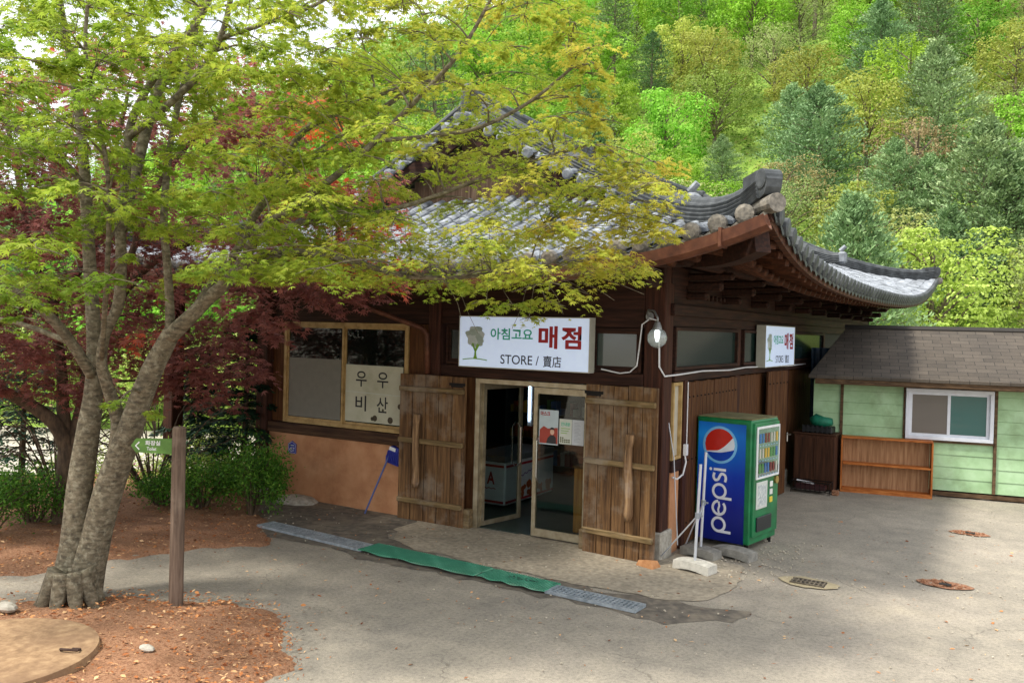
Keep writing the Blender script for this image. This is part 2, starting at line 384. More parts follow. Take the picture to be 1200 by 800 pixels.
# grit at the foot of the walls and on the yard
M_grit=surf('grit',['#8b8171','#b5ab98','#d0c6b2'],scale=60,rough=.9)
gb=MB(); r=random.Random(9)
for i in range(900):
    k=r.random()
    if k<.3: x,y=r.uniform(.2,1.5),r.uniform(-.3,1.9)
    elif k<.45: x,y=r.uniform(-6,-.2),r.uniform(-2.3,-.1)
    elif k<.6: a_=r.choice([(1.7,.05,.5),(3.0,.9,.45),(3.07,3.9,.4),(.4,-1.9,.8)]); x,y=r.gauss(a_[0],a_[2]*.6),r.gauss(a_[1],a_[2]*.35)
    else: x,y=r.uniform(-1.5,6),r.uniform(-5.5,5.5)
    if .03<x<.8 and .96<y<1.8: continue
    s=r.uniform(.003,.013)*(1.4 if k<.3 else 1); gb.sphere((x,y,.008+s*.3),s,5,3,(1,r.uniform(.7,1.3),.6))
tag(gb.build('scattered_gravel',M_grit),'small pale stones and grit scattered over the asphalt yard','gravel',kind='stuff')
# ================================================================== STORE BUILDING
M_dw=woodmat('dark_red_timber',['#28160f','#3d2217','#523022'],'Z'); M_dwx=woodmat('dark_red_beam',['#1f110b','#301b12','#43281c'],'X'); M_dwy=woodmat('dark_red_beam_side',['#1f110b','#301b12','#43281c'],'Y')
M_plank=woodmat('weathered_door_planks',['#443120','#65492e','#82623f'],'Z',stain=('#8d8070',.55)); M_batt=woodmat('weathered_batten',['#54422e','#73603f','#8f7654'],'X',stain=('#9a8f80',.5))
M_planks=woodmat('brown_side_planks',['#38200f','#533218','#684526'],'Z')
M_plaster=surf('orange_plaster',['#b07a54','#bf8a62','#c9976f'],scale=3,rough=.88,bmp=.25,bd=.004,stain=('#8d5a36',.5),stain_scale=1.4)
M_stone=surf('pale_stone',['#8b8578','#a59f92','#bcb6a8'],scale=14,rough=.9,bmp=.5,bd=.006)
M_tile=surf('roof_tile',['#5c6064','#878c92','#aab0b6'],scale=4,rough=.55,bmp=.4,bd=.004,stain=('#3f4346',.6),stain_scale=3,spec=.45)
M_tiled=surf('dark_roof_tile',['#2c2f31','#3f4345','#575b5d'],scale=6,rough=.6,bmp=.4,bd=.004)
M_tend=surf('tile_end_clay',['#595650','#777269','#938c80'],scale=20,rough=.85,bmp=.5,bd=.004)
M_raft=woodmat('rafter_wood',['#2f1a10','#47291a','#603a26'],'X'); M_gut=surf('copper_gutter_paint',['#4c2c1f','#633b29','#774d37'],scale=7,rough=.6,bmp=.2,metal=.15,stain=('#4a3022',.6),stain_scale=3)
M_frame=surf('ochre_window_frame',['#8f7444','#ab8d58','#b99c68'],scale=9,rough=.55,bmp=.1)
M_alu=surf('bronze_door_frame',['#8d8168','#a4977c','#b3a88f'],scale=8,rough=.4,bmp=.1,metal=.5)
M_glass=glassmat('door_glass',mixt=.9); M_wglass=glassmat('window_glass',tint='#b9c7bd',mixt=.72,dark='#1c2a26'); M_frost=plain('frosted_film','#6f6e66',rough=.3,spec=.6)
M_tglass=glassmat('transom_glass',mixt=.0,dark='#243530',rough=.12); M_tglass.node_tree.nodes['Principled BSDF'].inputs['IOR'].default_value=1.65; M_iron=plain('black_iron','#1c1a19',rough=.6,metal=.6)
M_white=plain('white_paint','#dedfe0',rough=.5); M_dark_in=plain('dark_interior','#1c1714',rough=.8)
B=empty('store_building',(0,0,0),'low timber store with curled grey tile roof, orange plaster walls and plank doors','store')
def part(name,mb,mat,parent=B,**k): return mb.build(name,mat,parent,**k)
# floor slab
f=MB(); f.bb(-6.55,-.02,.06,15.2,-.05,.012); part('floor_slab',f,surf('store_floor',['#26332e','#33423c','#3d4a43'],scale=4,rough=.35,bmp=.05))
# posts
for (x,y,s,zt,stone) in ((-6.7,.0,.24,3.75,1),(-3.36,.03,.2,3.75,0),(-.13,.13,.27,3.8,2),(-.13,3.05,.24,3.8,1),(-.13,6.1,.24,3.8,1),(-.13,9.2,.24,3.8,1),(-.13,12.2,.24,3.8,1),(-.13,14.6,.24,3.8,1),(-9.0,.0,.24,3.75,1),(-9.0,7.0,.24,3.75,1),(-9.0,14.6,.24,3.75,1),(-2.73,.1,.1,2.1,0)):
    p=MB(); p.bb(x-s/2,x+s/2,y-s/2,y+s/2,.3 if stone else .01,zt,bev=.012); po=part('post',p,M_dw)
    if stone:
        q=MB(); k=.05 if stone==2 else .03; q.bb(x-s/2-k,x+s/2+k-.01,y-s/2-k,y+s/2+k,-.05,.32 if stone==2 else .3,bev=.02); part('stone_base',q,M_stone,po)
# front wall, left bay
p=MB(); p.bb(-6.58,-3.46,-.05,.12,-.1,1.0,bev=.008); part('plaster_wall',p,M_plaster)
p=MB(); p.bb(-6.58,-3.46,-.09,.14,1.0,1.16,bev=.01); part('sill_beam',p,woodmat('sill_wood',['#2c1a10','#47301f','#5e452f'],'X'))
def window(x0,x1,z0,z1,y,n,glasses,fr=M_frame,fw=.055,name='window',sash=True):
    w=MB(); w.bb(x0,x0+fw,y-.03,y+.05,z0,z1); w.bb(x1-fw,x1,y-.03,y+.05,z0,z1); w.bb(x0+fw,x1-fw,y-.03,y+.05,z1-fw,z1); w.bb(x0+fw,x1-fw,y-.045,y+.05,z0,z0+fw)
    o=part(name,w,fr); W_=(x1-x0-2*fw)/n
    for i in range(n):
        a=x0+fw+i*W_; s=MB(); k=.035; yy=y+.0+.022*(i%2)
        s.bb(a,a+k,yy-.015,yy+.012,z0+fw,z1-fw); s.bb(a+W_-k,a+W_,yy-.015,yy+.012,z0+fw,z1-fw); s.bb(a+k,a+W_-k,yy-.014,yy+.011,z0+fw,z0+fw+k); s.bb(a+k,a+W_-k,yy-.014,yy+.011,z1-fw-k,z1-fw)
        part('sash',s,fr,o)
        q=MB(); q.bb(a+k,a+W_-k,yy-.003,yy+.003,z0+fw+k,z1-fw-k); part('pane',q,glasses[i%len(glasses)],o)
    return o
lw=window(-6.3,-3.84,1.17,2.74,.0,2,[M_wglass])
# frosted film on the left sash, paper banner on the right one
p=MB(); p.bb(-6.2,-5.12,-.012,-.005,1.27,2.18); part('frosted_film',p,plain('film','#7b786e',rough=.6,spec=.3),lw)
p=MB(); p.bb(-5.03,-3.94,.0,.006,1.28,2.12); ban=part('paper_banner',p,surf('banner_paper',['#a9a890','#bab9a2','#c4c3ae'],scale=3,rough=.8,bmp=0),lw)
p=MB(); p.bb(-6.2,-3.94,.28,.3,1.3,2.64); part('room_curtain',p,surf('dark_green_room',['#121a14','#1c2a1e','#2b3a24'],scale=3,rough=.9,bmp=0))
p=MB(); p.bb(-6.58,-3.46,-.03,.12,2.75,3.3); part('upper_wall',p,M_dwx)
p=MB(); p.bb(-6.57,-6.3,.0,.1,1.17,2.74); part('plank_wall',p,M_planks); p=MB(); p.bb(-3.84,-3.46,.0,.1,1.17,2.74); p.bb(-3.46,-2.68,.02,.1,0,2.1); part('plank_wall',p,M_planks)
# transom over the door
p=MB(); p.bb(-3.27,-.26,-.03,.12,2.04,2.2,bev=.008); part('door_head_beam',p,M_dwx)
p=MB(); p.bb(-3.27,-.26,-.02,.1,2.76,3.3); part('upper_wall',p,M_dwx)
tw=window(-3.2,-1.0,2.21,2.75,.03,3,[M_tglass],fr=M_dwx,fw=.04); window(-.97,-.3,2.21,2.75,.03,1,[M_tglass],fr=M_dwx,fw=.035); tw2=None
# plate beams and round purlin all round
for (z,hh,t,o) in ((3.36,.2,.2,0),):
    p=MB(); p.bb(-9.1,0.0,-.06,.14,3.3,3.52,bev=.01); part('beam',p,M_dwx)
    p=MB(); p.bb(-.22,.02,.15,14.7,3.3,3.52,bev=.01); part('beam',p,M_dwy)
p=MB(); p.tube([(-9.6,.03,3.64),(.55,.03,3.64)],.12,12); part('purlin',p,M_dwx,smooth=True)
p=MB(); p.tube([(-.11,-.6,3.63),(-.11,15.2,3.63)],.12,12); part('purlin',p,M_dwy,smooth=True)
# bracket blocks under the purlin
for x in (-6.7,-5.1,-3.36,-1.9,-.75):
    p=MB(); p.box((x,-.16,3.4),(.14,.34,.16),bev=.03); part('bracket',p,M_dwx)
p=MB()
for k in range(9): p.tube([(.035,.75+.17*k+.1,3.18),(.075,.75+.17*k+.1,3.18)],.035,8)
part('bracket_studs',p,M_dwy)
# timber bracket sets and a second beam under the side eave
p=MB(); p.bb(-.16,.06,.15,14.7,2.92,3.06,bev=.01); part('beam',p,M_dwy)
for y in [.75+1.45*i for i in range(10)]:
    p=MB(); p.box((.2,y,3.30),(.5,.12,.12),bev=.03); p.box((.12,y,3.18),(.3,.11,.1),bev=.03); p.box((.28,y,3.42),(.62,.13,.09),bev=.03); part('bracket',p,M_dwy)
for x in (-6.0,-4.4,-2.6,-1.2,-.1):
    p=MB(); p.box((x,-.22,3.30),(.12,.5,.12),bev=.03); p.box((x,-.3,3.42),(.13,.62,.09),bev=.03); part('bracket',p,M_dwx)
p=MB(); p.tube([(.42,-.6,3.52),(.42,15.0,3.52)],.07,10); part('outer_purlin',p,M_dwy,smooth=True)
p=MB(); p.tube([(-9.6,-.45,3.52),(.55,-.45,3.52)],.07,10); part('outer_purlin',p,M_dwx,smooth=True)
# side wall (x = 0)
p=MB(); p.bb(-.1,.015,.28,.56,-.1,1.0,bev=.005); part('plaster_wall',p,M_plaster)
p=MB(); p.bb(-.1,.03,.27,.6,1.0,1.14); part('sill_beam',p,M_dwy)
def side_window(y0,y1,z0,z1,mat,fr=M_dwy,name='window'):
    fw=.04; w=MB(); w.bb(-.06,.03,y0,y0+fw,z0,z1); w.bb(-.06,.03,y1-fw,y1,z0,z1); w.bb(-.06,.03,y0+fw,y1-fw,z0,z0+fw); w.bb(-.06,.03,y0+fw,y1-fw,z1-fw,z1); o=part(name,w,fr)
    q=MB(); q.bb(-.02,-.012,y0+fw,y1-fw,z0+fw,z1-fw); part('pane',q,mat,o); return o
side_window(.27,.58,1.15,2.1,plain('side_pane','#b9b3a2',rough=.4),fr=M_frame)
p=MB(); p.bb(-.06,.05,.6,.72,.01,2.12); part('post',p,M_dw)
p=MB(); p.bb(-.08,.04,.27,15,2.11,2.24,bev=.006); part('rail',p,M_dwy)
side_window(.3,2.9,2.25,2.78,M_tglass); side_window(3.2,5.9,2.25,2.78,M_tglass); side_window(6.25,9.0,2.25,2.78,M_tglass)
p=MB(); p.bb(-.08,.0,.27,14.9,2.79,3.3); part('upper_wall',p,M_dwy)
# plank sliding doors on the side
def planks_y(mb,y0,y1,z0,z1,x,w=.16,t=.035):
    n=max(1,round((y1-y0)/w)); ww=(y1-y0)/n
    for i in range(n): mb.bb(x,x+t,y0+i*ww+.004,y0+(i+1)*ww-.004,z0,z1+.006*math.sin(i*4),bev=.006)
for (a,b_) in ((.74,1.8),(1.82,2.9)):
    p=MB(); planks_y(p,a,b_,.03,2.09,.0); d=part('plank_door',p,M_planks)
    q=MB()
    for z in (.3,1.1,1.9): 
        for k in range(7): q.sphere((.04,a+.07+k*.15,z),.012,6,4)
    part('nail_rows',q,M_iron,d)
p=MB(); planks_y(p,3.2,5.9,.03,2.09,-.07); part('plank_wall',p,M_planks)
p=MB(); planks_y(p,6.25,15,.03,2.09,-.07); part('plank_wall',p,M_planks)
# plank door standing open on the side wall (hinged, swung outwards)
p=MB(); Mx=Matrix.Translation((.02,4.4,0))@Matrix.Rotation(R(-5),4,'Z')
for i in range(5): p.box((.06,.09+i*.19+.0,1.07),(.04,.182,2.1+.01*(i%2)),M=Mx,bev=.006)
od=part('plank_door',p,M_planks)
q=MB()
for z in (1.92,):
    for k in range(6): q.sphere(tuple(Mx@Vector((.085,.06+k*.17,z))),.014,6,4)
part('nail_rows',q,M_iron,od)
q=MB(); q.box((.1,.93,.98),(.03,.03,.16),M=Mx,bev=.01); q.tube([Mx@Vector((.1,.93,1.03)),Mx@Vector((.16,.93,1.03)),Mx@Vector((.16,.85,1.03))],.012,6); part('handle',q,plain('steel','#b9b9b4',rough=.3,metal=.9),od)
# back and left walls, dark ceiling inside
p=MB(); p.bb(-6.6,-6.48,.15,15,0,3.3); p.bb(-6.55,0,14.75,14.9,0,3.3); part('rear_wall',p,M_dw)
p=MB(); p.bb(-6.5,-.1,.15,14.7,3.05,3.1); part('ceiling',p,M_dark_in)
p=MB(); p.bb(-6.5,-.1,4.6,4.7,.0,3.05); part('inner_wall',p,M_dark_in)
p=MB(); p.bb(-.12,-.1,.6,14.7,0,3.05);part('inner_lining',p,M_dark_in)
# --- entrance: bronze aluminium frame, one leaf shut, one swung in
p=MB(); p.bb(-2.67,-2.6,-.03,.06,.01,2.03); p.bb(-.98,-.93,-.03,.06,.01,2.03); p.bb(-2.6,-.98,-.03,.06,1.97,2.03); fr=part('entrance_frame',p,M_alu)
def glassleaf(Mx,w_,z0=.03,z1=1.96,rail=.07,name='glass_door'):
    q=MB(); s=.055
    q.box((s/2,0,(z0+z1)/2),(s,.04,z1-z0),M=Mx); q.box((w_-s/2,0,(z0+z1)/2),(s,.04,z1-z0),M=Mx)
    q.box((w_/2,0,z0+rail/2),(w_-2*s,.038,rail),M=Mx); q.box((w_/2,0,z1-.04),(w_-2*s,.038,.08),M=Mx); o=part(name,q,M_alu)
    g_=MB(); g_.box((w_/2,0,(z0+z1)/2),(w_-2*s,.006,z1-z0-.1),M=Mx); part('pane',g_,M_glass,o); return o
# shut leaf
ML=Matrix.Translation((-1.77,.015,0)); gd=glassleaf(ML,.79,rail=.1)
q=MB(); 
for x in (.085,): q.tube([ML@Vector((x,-.02,.75)),ML@Vector((x,-.07,.8)),ML@Vector((x,-.07,1.28)),ML@Vector((x,-.02,1.33))],.012,8)
part('pull_handle',q,plain('chrome','#c9c9c6',rough=.2,metal=.9),gd)
# leaf swung inwards
MI=Matrix.Translation((-2.59,.04,0))@Matrix.Rotation(R(79),4,'Z'); gi=glassleaf(MI,.8,rail=.06)
q=MB()
for s_ in (-1,1): q.tube([MI@Vector((.7,.02*s_,.78)),MI@Vector((.7,.08*s_,.83)),MI@Vector((.7,.08*s_,1.33)),MI@Vector((.7,.02*s_,1.38))],.013,8)
part('pull_handle',q,bpy.data.materials['chrome'],gi)
# --- weathered plank doors folded back on both sides of the entrance
M_latch=woodmat('worn_latch_wood',['#4f3a26','#7d6044','#a58560'],'Z',stain=('#a3968a',.5))
def plank_door(x0,x1,z0,z1,y,lx,tilt=0,n=5,hinge='L'):
    Mx=Matrix.Translation((x0,y,0))@Matrix.Rotation(tilt,4,'Z'); w_=x1-x0; q=MB(); r=random.Random(int(abs(x0)*10))
    for i in range(n):
        a=i*w_/n; q.box((a+w_/n/2,0,(z0+z1)/2+r.uniform(-.008,.008)),(w_/n-.009,.035+r.uniform(0,.006),z1-z0),M=Mx,bev=.006)
    o=part('wooden_door',q,M_plank)
    for z in (z0+.28,(z0+z1)/2+.1,z1-.2):
        b_=MB(); b_.box((w_/2,-.04,z),(w_-.03,.05,.07),M=Mx,bev=.01); part('batten',b_,M_batt,o)
    h=MB()
    pth=[];rr=[]
    zz=np.linspace(z0+.48,z0+1.5,14)
    for i,z in enumerate(zz):
        t=i/13; pth.append(Mx@Vector((lx+.012*math.sin(t*7),-.085,z))); rr.append(.04+.02*math.exp(-((t-.96)/.05)**2)+.02*math.exp(-((t-.1)/.05)**2)+.012*math.sin(t*PI)-.012*math.exp(-((t-.88)/.03)**2))
    h.tube(pth,rr,9); part('latch_bar',h,M_latch,o,smooth=True)
    k=MB(); hx=.12 if hinge=='L' else w_-.14
    k.box((hx,-.022,z1-.1),(.26,.012,.035),M=Mx); k.box((hx,-.022,z1-.13),(.2,.012,.02),M=Mx); part('hinge',k,M_iron,o); return o
plank_door(-3.87,-2.74,.0,2.04,-.14,.36,hinge='R')
plank_door(-.92,.06,.0,2.06,-.2,.66,tilt=R(-5),n=5)
p=MB(); p.bb(-2.76,-2.66,-.14,-.03,.0,.26,bev=.01); part('door_block',p,M_batt)
p=MB(); p.bb(-1.0,-.9,-.16,-.04,.0,.25,bev=.01); part('door_block',p,M_batt)
# ================================================================== ROOF
XL,XR,YF,YB=-9.75,1.54,-1.2,15.9; GY=2.0; GB=12.7; XC=(XL+XR)/2
def prof(d): return .36*d+.021*d*d
def rise(x,y):
    z=0
    for (cx,cy_,A,l) in ((XR,YF,.62,1.5),(XL,YF,.7,1.4),(XR,YB,.90,3.2),(XL,YB,.9,3.2)):
        z+=A*math.exp(-(abs(x-cx)+abs(y-cy_))/l)
    return z
def ztop(x,y,which): # which: F front, S right, W left, K back
    d={'F':y-YF,'S':XR-x,'W':x-XL,'K':YB-y}[which]
    return 3.37+prof(max(0,d))+rise(x,y)
RF=empty('roof',(0,0,0),parent=B)
# NB the roof is a part: its pieces are its sub-parts
def tile_row(mb,pts,ends,r0=.088,seg=.27,n=6):
    """half-round cover tiles laid end to end along pts (from eave up)"""
    path=[Vector(p) for p in pts]; L=[0]
    for i in range(1,len(path)): L.append(L[-1]+(path[i]-path[i-1]).length)
    def at(s):
        s=max(0,min(L[-1],s))
        for i in range(1,len(path)):
            if s<=L[i]+1e-9: return path[i-1].lerp(path[i],(s-L[i-1])/max(1e-9,L[i]-L[i-1]))
        return path[-1]
    k=max(1,round(L[-1]/seg)); 
    for j in range(k):
        a=at(L[-1]*j/k); b=at(L[-1]*(j+1)/k+.02); t=(b-a).normalized(); sd=t.cross(Vector((0,0,1))).normalized(); up=sd.cross(t)
        ja=random.uniform(-.006,.006); jb=random.uniform(-.004,.006)
        vs=[]
        for (q,rr) in ((a,r0*1.06),(b,r0*.9)):
            for i in range(n+1):
                th=PI*i/n; vs.append(q+sd*(rr*math.cos(th)+ja)+up*(rr*math.sin(th)+jb+.01))
        fs=[(i,i+1,i+n+2,i+n+1) for i in range(n)]; fs.append(tuple(range(n+1))[::-1]); mb.add(vs,fs)
    if ends is not None:
        a=at(0); t=(at(.1)-a).normalized(); sd=t.cross(Vector((0,0,1))).normalized(); up=sd.cross(t); c=a-t*.02
        m=12; vs=[c-t*.015+up*.015]+[c-t*.015+(sd*math.cos(2*PI*i/m)+up*math.sin(2*PI*i/m))*r0*.7+up*.015 for i in range(m)]+[c+(sd*math.cos(2*PI*i/m)+up*math.sin(2*PI*i/m))*r0*1.12+up*.015 for i in range(m)]+[c+t*.07+(sd*math.cos(2*PI*i/m)+up*math.sin(2*PI*i/m))*r0*1.1+up*.015 for i in range(m)]
        fs=[(0,1+i,1+(i+1)%m) for i in range(m)]+[(1+i,1+m+i,1+m+(i+1)%m,1+(i+1)%m) for i in range(m)]+[(1+m+i,1+2*m+i,1+2*m+(i+1)%m,1+m+(i+1)%m) for i in range(m)]
        ends.add(vs,fs)
SP=.27
def slope(which):
    rows=MB(); ends=MB(); base=MB(); 
    if which in 'FK':
        a0,a1=XL,XR; 
    else: a0,a1=YF,YB
    n=int((a1-a0)/SP); st=(a1-a0)/n
    grid=[]
    for i in range(n+1):
        c=a0+st*i
        if which in 'FK': dm=min(GY-YF+.05,max(0,XR-c),max(0,c-XL))
        else:
            dm=min(c-YF,YB-c)
            if GY-.35<=c<=GB+.35: dm=XR-XC
            dm=max(0,dm)
        K=14; line=[]
        for j in range(K+1):
            d=dm*j/K
            if which=='F': x,y=c,YF+d
            if which=='K': x,y=c,YB-d
            if which=='S': x,y=XR-d,c
            if which=='W': x,y=XL+d,c
            line.append((x,y,ztop(x,y,which)))
        if i>0 and dm>.12 and i<n: tile_row(rows,line[:],ends)
        grid.append([(p[0],p[1],p[2]-.0) for p in line])
    # bed of pan tiles between the rows (sagging between them)
    for i in range(n):
        A,Bq=grid[i],grid[i+1]; K=len(A)-1
        vs=[];fs=[]
        for j in range(K+1):
            m=tuple((A[j][k]+Bq[j][k])/2-(.045 if k==2 else 0) for k in range(3)); vs+=[A[j],m,Bq[j]]
        for j in range(K): fs+=[(3*j,3*j+1,3*j+4,3*j+3),(3*j+1,3*j+2,3*j+5,3*j+4)]
        base.add(vs,fs)
        # drip-tile lip hanging at the eave
        a,b_=Vector(A[0]),Vector(Bq[0]); m=(a+b_)/2-Vector((0,0,.06)); dn=Vector((0,0,-.05)); ends.add([a,m,b_,b_+dn,m+dn*1.3,a+dn],[(0,1,4,5),(1,2,3,4)])
    nm={'F':'front','S':'side','W':'far_side','K':'rear'}[which]
    base.build('pan_tiles',M_tiled,RF,recalc=False); rows.build('cover_tiles',M_tile,RF,recalc=False); ends.build('eave_tile_ends',M_tend if which in 'FW' else M_tiled,RF)
for s_ in 'FSWK': slope(s_)
def ridge_sec(h,w,cap=True):
    L=[];k=5
    for i in range(k):
        z=h*i/k; o=w/2*(1-.12*i/k); L+=[(o,z),(o+.012,z+h/k*.55),(o,z+h/k*.6),(o-.006,z+h/k)]
    top=[(w*.36*math.cos(th),h+w*.36*math.sin(th)+.0) for th in np.linspace(.1,PI-.1,7)]
    return L+top+[(-a,b) for a,b in L[::-1]]
def ridge(path,h0,h1,w,name='ridge',tip=True):
    m=MB(); m.sweep(path,lambda t:ridge_sec(h0+(h1-h0)*t,w)); m.build(name,M_tiled,RF)
for (sx,sy) in ((XR,YF),(XL,YF),(XR,YB),(XL,YB)):
    dx=-1 if sx==XR else 1; dy=1 if sy==YF else -1
    path=[]
    for i in range(15):
        t=.08+(3.15-.08)*(i/14); x=sx+dx*t; y=sy+dy*t; z=ztop(x,y,'S' if sx==XR else 'W')+.02
        path.append((x,y,z+(.07*math.exp(-(t-.1)/.35))))
    ridge(path[::-1],.3,.2,.22,'hip_ridge')
    # curled ridge-end tile
    e=MB(); p0=Vector(path[0]); dr=(Vector(path[0])-Vector(path[1])); dr.z=0; dr.normalize(); sdv=Vector((-dr.y,dr.x,0))
    poly=[(-.34,.0),(.0,.0),(.08,.03),(.12,.1),(.13,.18),(.09,.25),(.02,.285),(-.08,.285),(-.18,.27),(-.34,.25)]
    vs=[p0+dr*a+Vector((0,0,b))+sdv*.085 for a,b in poly]+[p0+dr*a+Vector((0,0,b))-sdv*.085 for a,b in poly]; n_=len(poly)
    e.add(vs,[tuple(range(n_)),tuple(range(n_,2*n_))[::-1]]+[(i,(i+1)%n_,(i+1)%n_+n_,i+n_) for i in range(n_)]); q1=p0+dr*.02+Vector((0,0,.19)); e.tube([q1-sdv*.1,q1-sdv*.095,q1+sdv*.095,q1+sdv*.1],[.08,.1,.1,.08],16); e.build('ridge_end_tile',M_tiled,RF)
    # fat corner cover tiles under the curl
    c=MB(); z0=ztop(sx,sy,'S' if sx==XR else 'W')
    for (off,r_,zz) in ((-.02,.095,.0),):
        q0=Vector((sx,sy,z0))+dr*(.16+off)+Vector((0,0,zz)); c.tube([q0-dr*.06,q0-dr*.5-Vector((0,0,.02))],[r_,r_*.9],14)
    c.build('corner_tiles',M_tend,RF,smooth=False)
for gy,dy in ((GY-.28,1),(GB+.28,-1)):
    for sx,dx,wch in ((XR,-1,'S'),(XL,1,'W')):
        path=[]
        for i in range(20):
            d=1.95+(XC-XL-1.95)*i/19; x=sx+dx*d; path.append((x,gy+dy*.12,ztop(x,gy,wch)+.04+.16*math.exp(-(d-1.95)/.3)))
        ridge(path,.2,.26,.2,'gable_ridge')
        e=MB(); p0=Vector(path[0]); e.box((p0.x-dx*.06,p0.y,p0.z+.13),(.2,.24,.3),bev=.05); e.tube([p0+Vector((0,0,.3)),p0+Vector((-dx*.12,0,.42))],[.06,.05],8); e.build('ridge_end_tile',M_tile,RF)
        # short tiles lying out over the verge
        e=MB()
        for i in range(15):
            d=2.3+i*.235; x=sx+dx*d
            if d>XC-XL-.05: break
            z=ztop(x,gy,wch)+.04; q=[Vector((x,gy-dy*.2,z-.05)),Vector((x,gy+dy*.1,z+.02))]; tile_row(e,q,e,.075,.4)
        e.build('verge_tiles',M_tile,RF,recalc=False)
        b_=MB(); K=16; vs=[]
        for i in range(K+1):
            d=2.0+(XC-XL-2.0)*i/K; x=sx+dx*d; z=ztop(x,gy,wch); vs+=[(x,gy-dy*.06,z-.04),(x,gy-dy*.06,z-.34),(x,gy-dy*.01,z-.04),(x,gy-dy*.01,z-.34)]
        fs=[]
        for i in range(K): fs+=[(4*i,4*i+1,4*i+5,4*i+4),(4*i+2,4*i+6,4*i+7,4*i+3),(4*i+1,4*i+3,4*i+7,4*i+5)]
        b_.add(vs,fs); b_.build('barge_board',M_dwx,RF)
    gw=MB(); yy=gy+dy*.42; K=38
    for i in range(K):
        x0=XC-3.7+7.4*i/K; x1=x0+7.4/K-.008; zt=min(ztop(x0,gy,'S' if x0>XC else 'W'),ztop(x1,gy,'S' if x1>XC else 'W'))-.1
        if zt>4.45: gw.bb(x0,x1,yy-.02,yy+.02,4.35,zt)
    gw.build('gable_boards',woodmat('gable_wood','#5a4636 #7a6350 #937c66'.split(),'Z'),RF)
zr=ztop(XC,GY,'S'); path=[(XC,GY-.3+ (GB-GY+.6)*i/24,zr+.02+.1*abs(i/12-1)**3) for i in range(25)]; ridge(path,.3,.3,.26,'main_ridge')
for yy in (GY-.3,GB+.3):
    e=MB(); e.box((XC,yy,zr+.3),(.26,.16,.5),bev=.06); e.build('ridge_end_tile',M_tiled,RF)
# soffit boards
sf=MB()
def soff(which,off=.13):
    a0,a1=(XL,XR) if which in 'FK' else (YF,YB); n=60
    for i in range(n):
        q=[]
        for c in (a0+(a1-a0)*i/n,a0+(a1-a0)*(i+1)/n):
            dm=min(1.75,c-a0,a1-c); 
            for d in (.03,max(.031,dm)):
                if which=='F': x,y=c,YF+d
                elif which=='K': x,y=c,YB-d
                elif which=='S': x,y=XR-d,c
                else: x,y=XL+d,c
                q.append((x,y,ztop(x,y,which)-off))
        sf.add(q,[(0,2,3,1)])
for s_ in 'FSWK': soff(s_)
sf.build('soffit',M_raft,RF)
# eave board carrying the drip tiles
eb=MB()
for which in 'FSWK':
    a0,a1=(XL,XR) if which in 'FK' else (YF,YB); n=50; path=[]
    for i in range(n+1):
        c=a0+.03+(a1-a0-.06)*i/n; x,y={'F':(c,YF+.06),'K':(c,YB-.06),'S':(XR-.06,c),'W':(XL+.06,c)}[which]; path.append((x,y,ztop(x,y,which)-.1))
    eb.sweep(path,[(-.03,-.06),(.03,-.06),(.03,.04),(-.03,.04)])
eb.build('eave_board',M_raft,RF)
# round rafters (each one) with a fan at the corners; short square flying rafters over them
fly=MB()
def rafter(xo,yo,xi,yi,which,make=True):
    zo=ztop(xo,yo,which); 
    if make:
        m=MB(); o_=Vector((xo,yo,0)); i_=Vector((xi,yi,0)); a=o_.lerp(i_,.27); z_a=ztop(a.x,a.y,which)-.27; m.tube([(a.x,a.y,z_a),(xi,yi,3.80)],[.05,.058],8); m.build('rafter',M_raft,RF,smooth=True)
    d=(Vector((xi,yi,0))-Vector((xo,yo,0))); a=Vector((xo,yo,0))+d*.05; b_=Vector((xo,yo,0))+d*.5
    fly.sweep([(a.x,a.y,ztop(a.x,a.y,which)-.175),(b_.x,b_.y,ztop(b_.x,b_.y,which)-.2)],[(-.035,-.04),(.035,-.04),(.035,.04),(-.035,.04)])
def fan(c,a0,a1,i0,i1,reach=2.6):
    # inner end for an outer coordinate c between corners a0..a1, wall line i0..i1
    if c<a0+reach: return i0+(max(0,(c-a0)/reach))**1.0*(a0+reach-i0)
    if c>a1-reach: return i1-(max(0,(a1-c)/reach))*(i1-(a1-reach))
    return c
n=33
for i in range(n):
    c=XL+.18+(XR-XL-.36)*i/(n-1); rafter(c,YF+.05,fan(c,XL,XR,-9.1,-.1),.05,'F')
n=54
for i in range(n):
    c=YF+.18+(YB-YF-.36)*i/(n-1); rafter(XR-.05,c,-.08,fan(c,YF,YB,.1,14.6),'S')
fo=fly.build('flying_rafter',M_raft,RF); fo['kind']='stuff'
# heavy hip beam at each near corner
for sx,ix in ((XR,-.1),(XL,-9.1)):
    h=MB(); dx=-1 if sx==XR else 1
    pts=[]
    for t in np.linspace(.12,1.7,8): pts.append((sx+dx*t,YF+t*.8,ztop(sx+dx*t,YF+t*.8,'F')-.3))
    h.sweep(pts,[(-.09,-.12),(.09,-.12),(.09,.1),(-.09,.1)]); h.build('hip_beam',M_dwx,RF)
